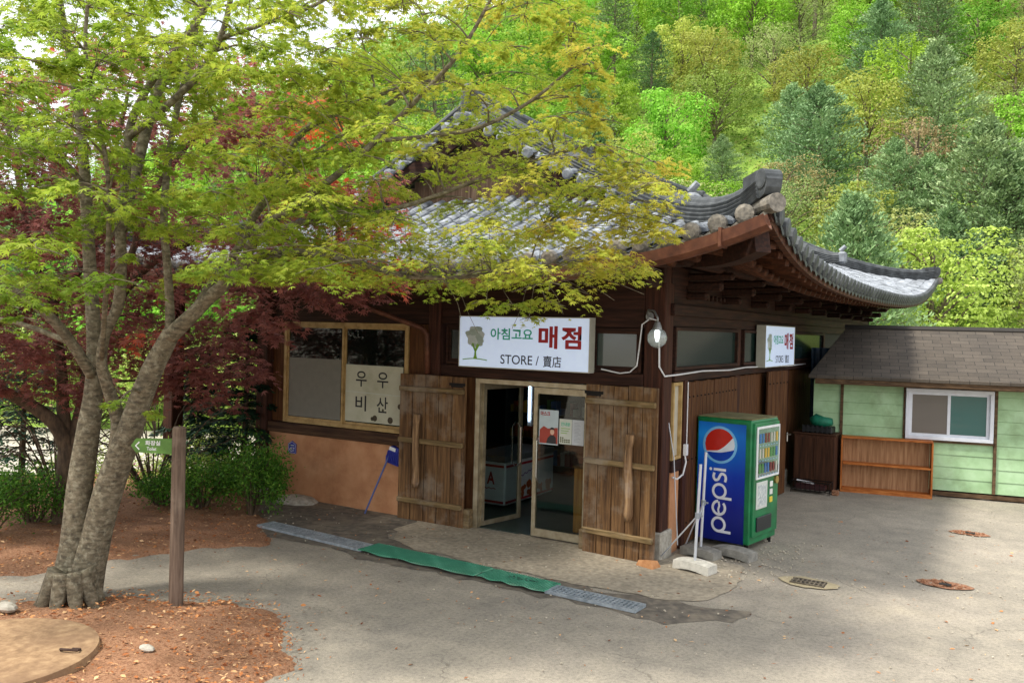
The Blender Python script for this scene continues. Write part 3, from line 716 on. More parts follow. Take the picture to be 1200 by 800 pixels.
# copper gutter on the front eave + downpipe
gu=MB(); path=[]
for i in range(41):
    x=XL+.2+(XR-XL-.22)*i/40; path.append((x,YF-.1,ztop(x,YF,'F')-.17))
gu.sweep(path,[(.09,.06),(.095,.06),(.085,-.05),(.03,-.09),(-.05,-.09),(-.075,-.05),(-.075,.075),(-.065,.075),(-.065,-.04),(-.04,-.08),(.03,-.08),(.075,-.045)])
for i in range(12):
    x=XL+.6+i*.93; z=ztop(x,YF,'F')-.17; gu.box((x,YF-.1,z),(.03,.21,.19))
gu.build('gutter',M_gut,B)
dp=MB(); dp.tube([(-5.6,YF-.08,3.3),(-5.3,-1.2,3.24),(-4.24,-.75,3.02),(-3.5,-.14,2.68),(-3.44,-.12,2.6),(-3.43,-.11,2.06)],.036,10); dp.build('downpipe',M_gut,B,smooth=True)
# ================================================================== LETTERING
def text_mesh(s,o,right,up,u0,u1,v0,v1,mat,parent,name='lettering',bold=0,depth=.0,keep=False,space=1):
    """s fitted in the rectangle u0..u1 x v0..v1 (metres) of the plane at o spanned by right, up"""
    c=bpy.data.curves.new('t','FONT'); c.body=s; c.size=1; c.offset=bold; c.space_character=space; c.resolution_u=5
    t=bpy.data.objects.new('t',c); COL.objects.link(t); dg=bpy.context.evaluated_depsgraph_get(); dg.update()
    me=bpy.data.meshes.new_from_object(t.evaluated_get(dg)); bpy.data.objects.remove(t); bpy.data.curves.remove(c)
    if not len(me.vertices): return None
    n=len(me.vertices); co_=np.zeros(n*3,dtype=np.float32); me.vertices.foreach_get('co',co_); co_=co_.reshape(-1,3)
    a=co_.min(0); b=co_.max(0); sx=(u1-u0)/(b[0]-a[0]); sy=(v1-v0)/(b[1]-a[1])
    right=np.array(right,float); up=np.array(up,float); nn=np.cross(right,up)
    V=np.array(o,float)+((co_[:,0:1]-a[0])*sx+u0)*right+((co_[:,1:2]-a[1])*sy+v0)*up+nn*depth
    L=np.zeros(3); q=parent
    while q: L+=np.array(q.location); q=q.parent
    me.vertices.foreach_set('co',(V-L).astype(np.float32).ravel()); me.name=name; me.materials.clear(); me.materials.append(mat); me.update()
    ob=bpy.data.objects.new(name,me); COL.objects.link(ob); ob.parent=parent; return ob
def poly2(mb,o,right,up,pts,d=0):
    o=Vector(o); right=Vector(right); up=Vector(up); nn=right.cross(up)
    mb.add([o+right*p[0]+up*p[1]+nn*d for p in pts],[tuple(range(len(pts)))])
def stroke(mb,o,right,up,pts,w,d=0,closed=False):
    """flat ribbon of width w following 2-D pts, round ends"""
    P2=[Vector((p[0],p[1])) for p in pts]; n=len(P2); L=[];Rr=[]
    for i in range(n):
        a=P2[(i-1)%n] if (closed or i>0) else P2[i]; b=P2[(i+1)%n] if (closed or i<n-1) else P2[i]
        t=(b-a).normalized(); m=Vector((-t.y,t.x))*w/2; L.append(P2[i]+m); Rr.append(P2[i]-m)
    o=Vector(o); right=Vector(right); up=Vector(up); nn=right.cross(up)
    T=lambda q:o+right*q.x+up*q.y+nn*d
    vs=[T(q) for q in L]+[T(q) for q in Rr]; k=n if closed else n-1
    mb.add(vs,[(i,n+i,n+(i+1)%n,(i+1)%n) for i in range(k)])
def arc(cx,cy,rx,ry,a0,a1,n=20): return [(cx+rx*math.cos(R(a0+(a1-a0)*i/n)),cy+ry*math.sin(R(a0+(a1-a0)*i/n))) for i in range(n+1)]
M_red=plain('sign_red','#a5101c',rough=.5); M_teal=plain('sign_teal','#2bb591',rough=.5); M_ink=plain('ink_black','#16171c',rough=.6)
M_tgrey=plain('sign_pale_grey','#c6d0cd',rough=.6); M_tgreen=plain('sign_green','#7db12c',rough=.5)
M_signface=plain('lightbox_face','#c3d2ea',rough=.35,emit=.35,var=.955); M_signbox=plain('lightbox_case','#b9b7a8',rough=.5); M_signface2=M_signface
def store_sign(o,right,up,w,h,t,label):
    """o = lower left corner of the face; face looks along right x up"""
    o=Vector(o); right=Vector(right); up=Vector(up); nn=right.cross(up)
    root=empty('store_sign',o,label,'sign')
    def slab(u0,u1,v0,v1,d0,d1,bev=0):
        m=MB(); vs=[o+right*u+up*v+nn*d for d in (d0,d1) for (u,v) in ((u0,v0),(u1,v0),(u1,v1),(u0,v1))]
        m.add(vs,[(0,1,2,3),(7,6,5,4),(0,4,5,1),(1,5,6,2),(2,6,7,3),(3,7,4,0)]); return m
    slab(0,w,0,h,-t,-.004).build('sign_case',M_signbox,root)
    slab(.012,w-.012,.012,h-.012,-.004,.0).build('sign_face',M_signface,root)
    e=MB()
    for a,b,c_,d_ in ((0,w,0,.012),(0,w,h-.012,h),(0,.012,.012,h-.012),(w-.012,w,.012,h-.012)):
        k=slab(a,b,c_,d_,-.0039,.006); e.add(k.v,k.f)
    e.build('sign_trim',M_signbox,root)
    U=lambda a:a*w; Vv=lambda a:(1-a)*h
    oo=o
    a=.003
    text_mesh('아침고요',oo,right,up,U(.257),U(.585),Vv(.45),Vv(.225),M_teal,root,bold=.022,depth=a)
    text_mesh('매점',oo,right,up,U(.628),U(.94),Vv(.585),Vv(.165),M_red,root,bold=.032,depth=a,space=1.15)
    text_mesh('STORE /',oo,right,up,U(.34),U(.635),Vv(.905),Vv(.73),M_ink,root,bold=.006,depth=a)
    text_mesh('賣店',oo,right,up,U(.665),U(.80),Vv(.93),Vv(.72),M_ink,root,bold=.012,depth=a)
    # tree emblem: pale round crown of blobs, green forked trunk, ground line
    rr=random.Random(3); m=MB(); cx,cy=U(.135),Vv(.40)
    k=[]
    for i in range(28):
        an=i/28*360; rad_=h*.205*(1+.10*math.sin(an*.12)+rr.uniform(-.05,.05)); k.append((cx+rad_*math.cos(R(an)),cy+rad_*math.sin(R(an))))
    poly2(m,oo,right,up,k,a); m.build('emblem_crown',M_tgrey,root)
    m=MB()
    for i in range(16):
        an=rr.uniform(0,360); q=rr.uniform(.3,1)*h*.19; r_=h*rr.uniform(.02,.05); poly2(m,oo,right,up,[(cx+q*math.cos(R(an))+r_*1.6*math.cos(R(b)),cy+q*math.sin(R(an))+r_*math.sin(R(b))) for b in range(0,360,45)],a+.0006+.0002*i)
    m.build('emblem_leaves',plain('sign_grey_green','#a9b9b0',rough=.6),root)
    m=MB(); X=lambda f:U(f); Y=Vv
    poly2(m,oo,right,up,[(X(.122),Y(.83)),(X(.155),Y(.83)),(X(.147),Y(.76)),(X(.146),Y(.69)),(X(.165),Y(.6)),(X(.172),Y(.55)),(X(.158),Y(.56)),(X(.152),Y(.52)),(X(.146),Y(.58)),(X(.14),Y(.63)),(X(.128),Y(.6)),(X(.122),Y(.53)),(X(.11),Y(.53)),(X(.12),Y(.62)),(X(.132),Y(.69)),(X(.13),Y(.77))],a+.005)
    stroke(m,oo,right,up,[(X(.035+.2*i/12),Y(.855-.025*math.sin(PI*i/12))) for i in range(13)],h*.018,a+.004); m.build('emblem_trunk',M_tgreen,root)
    return root
store_sign((-2.87,-.16,2.185),(1,0,0),(0,0,1),1.96,.685,.14,'long illuminated white sign with red and green lettering hung above the entrance')
store_sign((.17,3.86,2.2),(0,1,0),(0,0,1),1.93,.67,.14,'smaller looking white lit sign on the side wall past the vending machine')
# banner lettering (brush style) on the window
root=ban
for ch,u,v in (('우',-4.83,1.80),('우',-4.42,1.80),('비',-4.83,1.44),('산',-4.42,1.44)):
    text_mesh(ch,(0,-.001,0),(1,0,0),(0,0,1),u,u+.21,v,v+.23,M_ink,root,bold=.012,depth=.0)
m=MB(); rr=random.Random(5)
stroke(m,(0,-.001,0),(1,0,0),(0,0,1),[(-5.02,1.72),(-3.95,1.7)],.006)
m.build('banner_seam',M_tgrey,root)
m=MB()
for (u,v,r_) in ((-4.45,1.35,.045),(-4.16,1.34,.05),(-3.99,1.55,.04),(-4.3,1.48,.02),(-4.5,1.34,.03)):
    poly2(m,(0,-.001,0),(1,0,0),(0,0,1),[(u+r_*math.cos(R(b)),v+r_*math.sin(R(b))) for b in range(0,360,30)])
m.build('printed_pattern',plain('banner_brown','#4a4030',rough=.8),root)
# house-number plate
np_=empty('house_number_plate',(-6.05,-.055,.78),'small blue house-number plate reading 457 on the orange wall','number plate')
m=MB(); pl=[(-6.13,.69),(-5.97,.69),(-5.965,.84),(-6.01,.86),(-6.05,.885),(-6.09,.86),(-6.135,.84)]; m.add([(x,-.053,z) for x,z in pl]+[(x,-.066,z) for x,z in pl],[tuple(range(7)),tuple(range(7,14))[::-1]]+[(i,(i+1)%7,(i+1)%7+7,i+7) for i in range(7)]); m.build('plate',plain('plate_blue','#20309c',rough=.35),np_)
m=MB(); stroke(m,(0,-.067,0),(1,0,0),(0,0,1),[(-6.12,.70),(-5.98,.70),(-5.976,.833),(-6.01,.85),(-6.05,.872),(-6.09,.85),(-6.124,.833)],.007,closed=True); m.build('plate_border',M_white,np_)
text_mesh('457',(0,-.068,0),(1,0,0),(0,0,1),-6.105,-5.995,.715,.785,M_white,np_,bold=.01); 
m=MB(); stroke(m,(0,-.068,0),(1,0,0),(0,0,1),[(-6.1,.815),(-6.0,.815)],.014); m.build('street_line',M_tgrey,np_)
# posters on the closed glass door (outside face)
pp=empty('door_poster',(-1.5,-.012,1.4),'upright poster with red title and a figure in red on the shut glass door','poster')
PO=Vector((-1.77,-.012,0))
def rect(mb,u0,u1,v0,v1,d=0): poly2(mb,PO,(1,0,0),(0,0,1),[(u0,v0),(u1,v0),(u1,v1),(u0,v1)],d)
m=MB(); m.bb(-1.77+.09,-1.77+.37,-.012,-.009,1.235,1.68); m.build('paper',plain('poster_paper','#b9c7cb',rough=.5),pp)
m=MB(); rect(m,.1,.365,1.25,1.42,.002); poly2(m,PO,(1,0,0),(0,0,1),[(.1,1.42),(.16,1.47),(.22,1.44),(.365,1.46),(.365,1.42)],.002); m.build('printed_field',plain('poster_red','#a33c2c',rough=.5),pp)
m=MB(); poly2(m,PO,(1,0,0),(0,0,1),[(.2,1.25),(.345,1.25),(.34,1.33),(.31,1.36),(.26,1.36),(.22,1.32)],.003); poly2(m,PO,(1,0,0),(0,0,1),[(.285+.035*math.cos(R(b)),1.43+.03*math.sin(R(b))) for b in range(0,181,20)],.004); m.build('printed_figure',plain('poster_dark','#2a2528',rough=.5),pp)
m=MB(); poly2(m,PO,(1,0,0),(0,0,1),[(.285+.03*math.cos(R(b)),1.40+.037*math.sin(R(b))) for b in range(0,360,24)],.0035); m.build('printed_face',plain('poster_skin','#d9b39a',rough=.5),pp)
text_mesh('마스크',PO,(1,0,0),(0,0,1),.11,.25,1.6,1.66,M_red,pp,bold=.03,depth=.003)
p2=empty('notice_sheet',(-1.3,-.012,1.4),'white notice with green title and food picture beside the red poster','notice')
m=MB(); m.bb(-1.77+.385,-1.77+.565,-.012,-.009,1.26,1.58); m.build('paper',plain('notice_paper','#cdd0c4',rough=.5),p2)
text_mesh('안내문',PO,(1,0,0),(0,0,1),.41,.54,1.49,1.54,M_teal,p2,bold=.02,depth=.002)
m=MB()
for i in range(3): stroke(m,PO,(1,0,0),(0,0,1),[(.41,1.46-.03*i),(.54-.02*i,1.46-.03*i)],.008,.002)
m.build('printed_lines',M_tgreen,p2)
m=MB()
for i in range(12): 
    u,v=.41+.03*(i%5),1.29+.025*(i//5); poly2(m,PO,(1,0,0),(0,0,1),[(u+.013*math.cos(R(b)),v+.011*math.sin(R(b))) for b in range(0,360,60)],.002+.0001*i)
m.build('printed_picture',plain('notice_food','#5a5a28',rough=.5),p2)
p3=empty('notice_sheet',(-1.1,-.012,1.4),'plain white typed list taped at the far end of the door notices','notice')
m=MB(); m.bb(-1.77+.57,-1.77+.735,-.012,-.009,1.26,1.58); m.build('paper',plain('list_paper','#c6c9cd',rough=.5),p3)
m=MB()
for i in range(14): stroke(m,PO,(1,0,0),(0,0,1),[(.6,1.54-.018*i),(.66+.03*(i*7%3)/2,1.54-.018*i)],.004,.002)
m.build('printed_lines',plain('print_grey','#8d929c'),p3)
# ================================================================== INSIDE THE SHOP
fz=empty('chest_freezer',(-2.0,1.5,0),'white chest freezer with red bands and a food picture inside the shop','freezer')
fx0,fx1,fy0,fy1,fh=-3.62,-2.94,1.23,2.75,.70
fz.location=(-3.28,2.0,0)
m=MB(); m.bb(fx0,fx1,fy0,fy1,.05,fh,bev=.02); m.build('cabinet',plain('freezer_white','#e4e8ea',rough=.3),fz)
m=MB(); m.bb(fx0-.01,fx1+.01,fy0-.01,fy1+.01,fh,fh+.09,bev=.015); m.build('lid_frame',plain('freezer_lid','#6d7172',rough=.3),fz)
fo_=Vector((fx1+.002,fy0,0)); frt=Vector((0,1,0)); go_=Vector((fx0,fy0-.002,0)); grt=Vector((1,0,0))
m=MB()
for z in (.1,.64):
    poly2(m,fo_,frt,(0,0,1),[(.02,z-.018),(1.5,z-.018),(1.5,z+.018),(.02,z+.018)],.002); poly2(m,go_,grt,(0,0,1),[(.02,z-.018),(.66,z-.018),(.66,z+.018),(.02,z+.018)],.002)
m.build('red_band',plain('freezer_red','#b3202a',rough=.4),fz)
m=MB(); rr=random.Random(2)
for i in range(40):
    u=rr.uniform(.35,1.4); v=.15+rr.random()*.2*(1-abs(u-.9)); r_=rr.uniform(.03,.06); poly2(m,fo_,frt,(0,0,1),[(u+r_*math.cos(R(b)),v+r_*math.sin(R(b))) for b in range(0,360,45)],.003+.0001*i)
m.build('food_picture',plain('freezer_food','#a8552a',rough=.5),fz)
m=MB(); stroke(m,fo_,frt,(0,0,1),[(.4+.06*i,.42+.03*(i%2)+.012*i) for i in range(11)],.016,.003); m.build('script_mark',plain('freezer_purple','#7b3f8f',rough=.5),fz)
text_mesh('A',go_,grt,(0,0,1),.36,.5,.36,.55,M_red,fz,bold=.03,depth=.003)
m=MB(); stroke(m,go_,grt,(0,0,1),[(.2+.04*i,.29+.015*(i%2)) for i in range(9)],.014,.003); m.build('script_mark',bpy.data.materials['freezer_red'],fz)
ct=empty('shop_counter',(-1.25,.7,0),'brown wooden shop counter behind the shut glass door','counter')
m=MB(); m.bb(-1.42,-.85,.5,1.3,.02,.88,bev=.01); m.build('cabinet',woodmat('counter_wood',['#a8651f','#c87f30','#da9744'],'Z',rough=.45),ct)
m=MB(); m.bb(-1.44,-.83,.48,1.32,.882,.915,bev=.01); m.build('counter_top',woodmat('counter_top_wood',['#6b4420','#7d5128'],'X',rough=.4),ct)
bt=empty('glass_jar',(-1.2,.6,.915),'clear bluish jar standing on the shop counter','jar'); m=MB(); m.tube([(-1.22,.62,.918),(-1.22,.62,1.06),(-1.22,.62,1.1)],[.07,.075,.05],12); m.build('jar_body',glassmat('jar_glass',tint='#a8c8cc',mixt=.6,dark='#6d8a90'),bt,smooth=True); m=MB(); m.tube([(-1.22,.62,1.102),(-1.22,.62,1.13)],.05,12); m.build('lid',plain('jar_lid','#39657a'),bt)
tb=empty('fluorescent_tube',(-3.28,2.5,1.2),'lit upright fluorescent tube glowing in the dark shop above the freezer','tube light')
m=MB(); m.tube([(-3.29,2.5,1.2),(-3.29,2.5,1.8)],.010,8); m.build('tube',plain('tube_glow','#cfe6ff',emit=5),tb)
m=MB(); m.bb(-3.33,-3.25,2.52,2.56,1.12,1.98); m.build('fitting',M_white,tb)
tb=empty('ceiling_tube_light',(-2.2,2.0,2.9),'lit fluorescent tube under the shop ceiling','tube light')
m=MB(); m.tube([(-2.2,1.6,2.95),(-2.2,2.8,2.95)],.016,8); m.build('tube',plain('ceiling_glow','#e8f4ff',emit=16),tb)
m=MB(); m.bb(-2.24,-2.16,1.55,2.85,2.97,3.04); m.build('fitting',M_white,tb)
pack=[plain('pack_%d'%i,c,rough=.5) for i,c in enumerate(('#b8542a','#c9a23c','#3c6fa8','#4d8a4a','#b9b4a8','#7a3430'))]
for j,(sx,sy,lab) in enumerate(((-3.6,3.9,'dark shelf rack crowded with packaged goods at the back of the shop'),(-.9,3.0,'goods rack standing behind the counter'))):
    sh=empty('goods_shelf',(sx,sy,0),lab,'shelf')
    m=MB()
    for z in (.3,.75,1.2,1.65,2.0): m.bb(sx-.9,sx+.75,sy-.15,sy+.2,z-.015,z)
    for x in (sx-.9,sx+.75): m.bb(x-.02,x+.02,sy-.15,sy+.2,.01,2.05)
    m.build('shelf_frame',plain('rack_grey','#4a4d4c',rough=.5),sh)
    rr=random.Random(j+4)
    for k in range(3):
        for q in range(2):
            m=MB(); 
            for z in (.3,.75,1.2,1.65):
                x=sx-.85+rr.random()*.1+ (k*.5)
                while x<sx-.85+(k+1)*.5 :
                    w_=rr.uniform(.06,.13); h_=rr.uniform(.1,.26)
                    if (int(x*50)+q)%2==0: m.bb(x,x+w_-.01,sy-.12,sy+.05,z,z+h_)
                    x+=w_
            if m.v: o=m.build('packaged_goods',pack[(k*2+q)%6],sh); o['kind']='stuff'
# ================================================================== VENDING MACHINE
vm=empty('vending_machine',(.42,1.4,0),'green drinks vending machine with blue side panel and red white blue globe','vending machine')
MV=Matrix.Translation((.05,1.1,0))@Matrix.Rotation(R(-9),4,'Z')    # local: x 0..W broad panel side, y 0..D depth
Wm,Dm,Hm=.755,.80,1.60
VM=lambda u,v,z:MV@Vector((u,v,z)); vr=MV.to_3x3()@Vector((1,0,0)); vd=MV.to_3x3()@Vector((0,1,0))
M_vg=surf('machine_green',['#0b5632','#0f6a3d','#147a48'],scale=4,rough=.35,bmp=.03,spec=.5)
m=MB(); m.box((Wm/2,Dm/2,.06+Hm/2),(Wm,Dm,Hm-.04),M=MV,bev=.015); m.build('body',M_vg,vm)
m=MB(); m.box((Wm/2,Dm/2,Hm+.048),(Wm-.02,Dm-.02,.012),M=MV); m.build('top_panel',surf('dusty_top',['#5c5a3c','#75714c','#878158'],scale=6,rough=.9),vm)
for (a,b) in ((.06,.06),(Wm-.06,.06),(.06,Dm-.06),(Wm-.06,Dm-.06)):
    m=MB(); m.tube([VM(a,b,.0),VM(a,b,.09)],.025,8); m.build('foot',M_iron,vm)
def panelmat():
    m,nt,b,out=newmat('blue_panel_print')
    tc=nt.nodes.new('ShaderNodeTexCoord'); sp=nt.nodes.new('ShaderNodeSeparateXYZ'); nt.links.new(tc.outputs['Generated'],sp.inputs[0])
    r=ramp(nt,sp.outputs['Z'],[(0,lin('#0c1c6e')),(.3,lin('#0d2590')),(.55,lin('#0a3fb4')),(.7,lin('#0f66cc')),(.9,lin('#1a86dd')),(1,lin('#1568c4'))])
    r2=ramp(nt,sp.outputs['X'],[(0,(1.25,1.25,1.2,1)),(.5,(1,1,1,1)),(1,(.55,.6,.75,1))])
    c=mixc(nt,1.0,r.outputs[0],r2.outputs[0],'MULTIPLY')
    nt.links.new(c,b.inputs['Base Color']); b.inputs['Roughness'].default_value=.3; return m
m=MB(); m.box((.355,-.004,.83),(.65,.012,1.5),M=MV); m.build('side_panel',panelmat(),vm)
VO=VM(0,-.0115,0); up=Vector((0,0,1))
m=MB()
cx,cz,gr=.335,1.30,.205
for k,(f,d) in enumerate(((1.16,.0),)):
    poly2(m,VO,vr,up,[(cx+gr*f*math.cos(R(b)),cz+gr*f*math.sin(R(b))) for b in range(0,360,8)],.001)
m.build('emblem_halo',plain('halo_blue','#7cc0ee',rough=.3),vm)
def band(fa,fb,mat,name,d):
    m=MB(); o_=VO; n=40
    A=[];Bq=[]
    for i in range(n+1):
        x=-1+2*i/n; c=math.sqrt(max(0,1-x*x)); a=max(-c,min(c,fa(x,c))); b=max(-c,min(c,fb(x,c))); A.append((cx+gr*x,cz+gr*a)); Bq.append((cx+gr*x,cz+gr*b))
    for i in range(n):
        if A[i][1]-Bq[i][1]>1e-5 or A[i+1][1]-Bq[i+1][1]>1e-5: poly2(m,o_,vr,up,[Bq[i],Bq[i+1],A[i+1],A[i]],d)
    m.build(name,mat,vm,recalc=False)
ya=lambda x:-.46+.12*(x+1)+.62*max(0,(x+.2))**1.6*1.1
yb=lambda x:-.50+.02*(x+1)+.22*max(0,x+.1)**1.5
band(lambda x,c:c,lambda x,c:ya(x),plain('globe_red','#c02a1e',rough=.25),'emblem_red',.003)
band(lambda x,c:ya(x),lambda x,c:yb(x),plain('globe_white','#dfe6ee',rough=.25),'emblem_white',.003)
band(lambda x,c:yb(x),lambda x,c:-c,plain('globe_blue','#1746b0',rough=.25),'emblem_blue',.003)
# the word, running upwards: letter-up points to -u, reading direction +z
m=MB(); LU=-vr; LR=up; base=VM(.43,-.0115,.2)  # baseline
xh=.17; sw=.034
def ring(c,r=xh/2,sq=1.0): stroke(m,base,LR,LU,arc(c,xh/2,r*sq,r-.0,0,360,28)[:-1],sw,.003,closed=True)
x=.0
def p_(x): ring(x+.088); stroke(m,base,LR,LU,[(x+.003,xh/2+.0),(x+.003,-.085)],sw,.0032)
p_(.0)
x=.215; stroke(m,base,LR,LU,arc(x+.085,xh/2,.085,xh/2,-42,-352+0,28)[:],sw,.003) ; stroke(m,base,LR,LU,[(x+.012,xh/2-.004),(x+.06,xh/2+.008),(x+.11,xh/2-.006),(x+.165,xh/2+.004)],sw*.8,.0034)
p_(.425)
x=.63; s=[(x+.11,xh*.93),(x+.06,xh*1.0),(x+.02,xh*.86),(x+.03,xh*.62),(x+.07,xh*.5),(x+.105,xh*.34),(x+.09,xh*.08),(x+.05,xh*-.0),(x+.005,xh*.06)]
def smooth(pts,n=5):
    o=[]
    for i in range(len(pts)-1):
        p0=pts[max(0,i-1)];p1=pts[i];p2=pts[i+1];p3=pts[min(len(pts)-1,i+2)]
        for k in range(n):
            t=k/n; o.append(tuple(.5*((2*p1[j])+(-p0[j]+p2[j])*t+(2*p0[j]-5*p1[j]+4*p2[j]-p3[j])*t*t+(-p0[j]+3*p1[j]-3*p2[j]+p3[j])*t**3) for j in range(2)))
    o.append(pts[-1]); return o
stroke(m,base,LR,LU,smooth(s),sw,.003); stroke(m,base,LR,LU,[(.785,0),(.785,xh)],sw,.003)
poly2(m,base,LR,LU,[(.785+.02*math.cos(R(b)),xh+.042+.02*math.sin(R(b))) for b in range(0,360,30)],.003)
m.build('lettering',plain('letter_white','#e9edf2',rough=.3),vm)
# selling front (local x = Wm)
FO=VM(Wm+.002,0,0)
def frect(mb,v0,v1,z0,z1,t0,t1): mb.box((Wm+(t0+t1)/2,(v0+v1)/2,(z0+z1)/2),(t1-t0,v1-v0,z1-z0),M=MV,bev=.004)
m=MB(); frect(m,.03,Dm-.03,.18,Hm-.0,-.004,.03); dr_=m.build('front_door',M_vg,vm)
m=MB(); frect(m,.1,Dm-.08,.93,1.53,.03,.036); m.build('display_back',plain('display_white','#b9bcbc',rough=.4,emit=.05),vm)
for i,z in enumerate((1.35,1.16,.97)):
    m=MB(); frect(m,.1,Dm-.08,z-.012,z,.036,.048); m.build('display_shelf',M_white,vm)
    for k in range(7):
        c=MB(); q=.15+k*.083; c.tube([VM(Wm+.04,q,z+.002),VM(Wm+.04,q,z+.12)],.022,8); c.build('drink_can',[pack[2],pack[5],pack[4],pack[1],pack[3]][(k//2+i*2)%5],vm)
m=MB()
for a,b,c_,d_ in ((.07,.1,.9,1.56),(Dm-.08,Dm-.05,.9,1.56),(.1,Dm-.08,1.53,1.56),(.1,Dm-.08,.9,.93)): frect(m,a,b,c_,d_,.03,.05)
m.build('display_frame',M_white,vm)
m=MB(); frect(m,.1,.42,.52,.86,.03,.042); m.build('coin_panel',plain('coin_panel_white','#c9cdc6',rough=.4),vm)
for z,c in ((.8,'#e6e6e0'),(.7,'#d8d8d2'),(.6,'#d9c23a')):
    m=MB(); frect(m,.5,.58,z-.035,z+.035,.03,.045); m.build('coin_slot',plain('slot'+c,c),vm)
m=MB(); m.tube([VM(Wm+.03,.68,.84),VM(Wm+.06,.68,.84)],.05,14); m.build('lock',plain('brass','#b49a5c',rough=.35,metal=.8),vm)
m=MB(); frect(m,.12,.55,.24,.42,.03,.05); m.build('delivery_hatch',plain('hatch_black','#23272a',rough=.4),vm)
m=MB(); frect(m,.1,Dm-.08,.93,1.53,.049,.052); m.build('display_glass',glassmat('display_glass_pane',mixt=.92),vm)
for i,z in enumerate((1.33,1.14,.95)):
    m=MB()
    for k in range(7): q=.15+k*.083; frect(m,q-.02,q+.02,z-.02,z-.005,.048,.053)
    o=m.build('selection_buttons',plain('button_blue%d'%i,'#7fa4c4',rough=.3),vm); o['kind']='stuff'
m=MB(); frect(m,.14,.38,.56,.82,.042,.044); m.build('instruction_sheet',surf('instruction_print',['#8f9aa0','#d5d8d2'],scale=30,rough=.5,bmp=0),vm)
# ================================================================== POLES ON CONCRETE FEET
M_block=surf('cast_block_grey',['#6e6c66','#86837b','#96938a'],scale=12,rough=.9,bmp=.6,bd=.01); M_blockl=surf('cast_block_pale',['#a8a59a','#c0bcb0','#cfcbbf'],scale=12,rough=.9,bmp=.6,bd=.01)
def block(name,c,rz,L,W_,H_,mat,label,parent=None):
    Mx=Matrix.Translation(c)@Matrix.Rotation(rz,4,'Z'); m=MB(); n=10; vs=[];fs=[]
    for i in range(n+1):
        x=-L/2+L*i/n; arch=H_*(.28*math.sin(PI*i/n)); zt=H_*(.8+.2*math.sin(PI*min(1,max(0,(i+.6)/(n+1.2)))))
        w2=W_/2*(1-.12*abs(2*i/n-1)**3)
        vs+=[(x,-w2,arch if 0<i<n else 0),(x,w2,arch if 0<i<n else 0),(x,w2*.9,zt),(x,0,zt+.006),(x,-w2*.9,zt)]
    for i in range(n):
        for k in range(5): fs.append((i*5+k,i*5+(k+1)%5,(i+1)*5+(k+1)%5,(i+1)*5+k))
    fs+=[(0,1,2,3,4),tuple(n*5+k for k in (4,3,2,1,0))]; m.add([tuple(Mx@Vector(v)) for v in vs],fs)
    o=m.build(name,mat,parent); 
    if label: tag(o,label,'weight')
    return o
M_pole=plain('pole_white','#c8ccd2',rough=.35,metal=.3)
def stand(c,rz,mat,label,lean):
    root=empty('banner_stand',c,label,'stand')
    block('foot_block',c,rz,.46,.24,.12,mat,None,root)
    c=Vector(c); m=MB(); t=c+Vector(lean); m.tube([c+Vector((0,0,.1)),t],.017,10); m.build('pole',M_pole,root)
    m=MB(); k=c.lerp(t,.52); m.tube([k-Vector((0,0,.03)),k+Vector((0,0,.03))],.032,8); m.box(tuple(k+Vector((.03,0,0))),(.06,.02,.02)); m.build('clamp',plain('clamp_grey','#8a8f94',rough=.5),root)
    return root,k
s1,k1=stand((.52,-.22,.0),R(-12),M_blockl,'pale foot block with the front one of two white poles','' or (.03,.02,1.22))
s2,k2=stand((.37,.42,.0),R(-12),M_block,'dark grey foot block with the rear one of two white poles',(.02,.04,1.27))
m=MB(); m.tube([k1,(.05,-.05,.06)],.009,6); m.tube([k2,(.1,.62,.05)],.009,6); m.tube([k1+Vector((0,0,-.1)),k2],.008,6); m.build('brace_rod',M_pole,s1)
m=MB(); m.tube([(.12,.3,.13),(.06,.25,1.2),(.0,.2,1.62)],.007,6); tag(m.build('thin_rod',M_pole),'thin bent metal rod leaning behind the two white poles','rod')
block('concrete_foot_block',(.72,.64,0),R(-14),.5,.26,.12,M_block,'loose dark concrete foot block in front of the vending machine')
# broken orange stone by the corner post
m=MB(); m.add([(-.12,-.42,0),(.12,-.5,0),(.16,-.33,0),(-.02,-.29,0),(-.09,-.41,.07),(.07,-.46,.1),(.12,-.35,.08),(-.02,-.32,.06)],[(0,1,5,4),(1,2,6,5),(2,3,7,6),(3,0,4,7),(4,5,6,7),(3,2,1,0)])
tag(m.build('broken_stone',surf('orange_stone',['#a9744a','#c48f62'],scale=20,rough=.9,bmp=.5)),'small broken orange stone lying beside the corner post','stone')
# ================================================================== LAMP, CABLE, BOX
LX=.13
lp=empty('globe_lamp',(-.06,-.2,2.66),'clear glass globe lamp on a curled white arm at the corner post','lamp')
m=MB(); pth=[(-.19,-.02,2.86),(-.19,-.1,2.93),(-.14,-.19,2.97),(-.04,-.27,2.96),(.02,-.3,2.88),(.02,-.3,2.80)]; m.tube(pth,.013,8); m.build('arm',plain('lamp_metal','#8b8d8c',rough=.4,metal=.6),lp,smooth=True)
m=MB(); m.tube([(-.19,.0,2.9),(-.19,-.03,2.9)],.05,14); m.build('wall_rose',bpy.data.materials['lamp_metal'],lp)
m=MB(); m.tube([(.02,-.3,2.83),(.02,-.3,2.77),(.02,-.3,2.74)],[.03,.05,.055],14); m.build('cap',bpy.data.materials['lamp_metal'],lp)
m=MB(); m.sphere((.02,-.3,2.645),.115,24,16); m.build('globe',glassmat('globe_glass',tint='#eef2f0',mixt=.7,dark='#d5dcda'),lp,smooth=True)
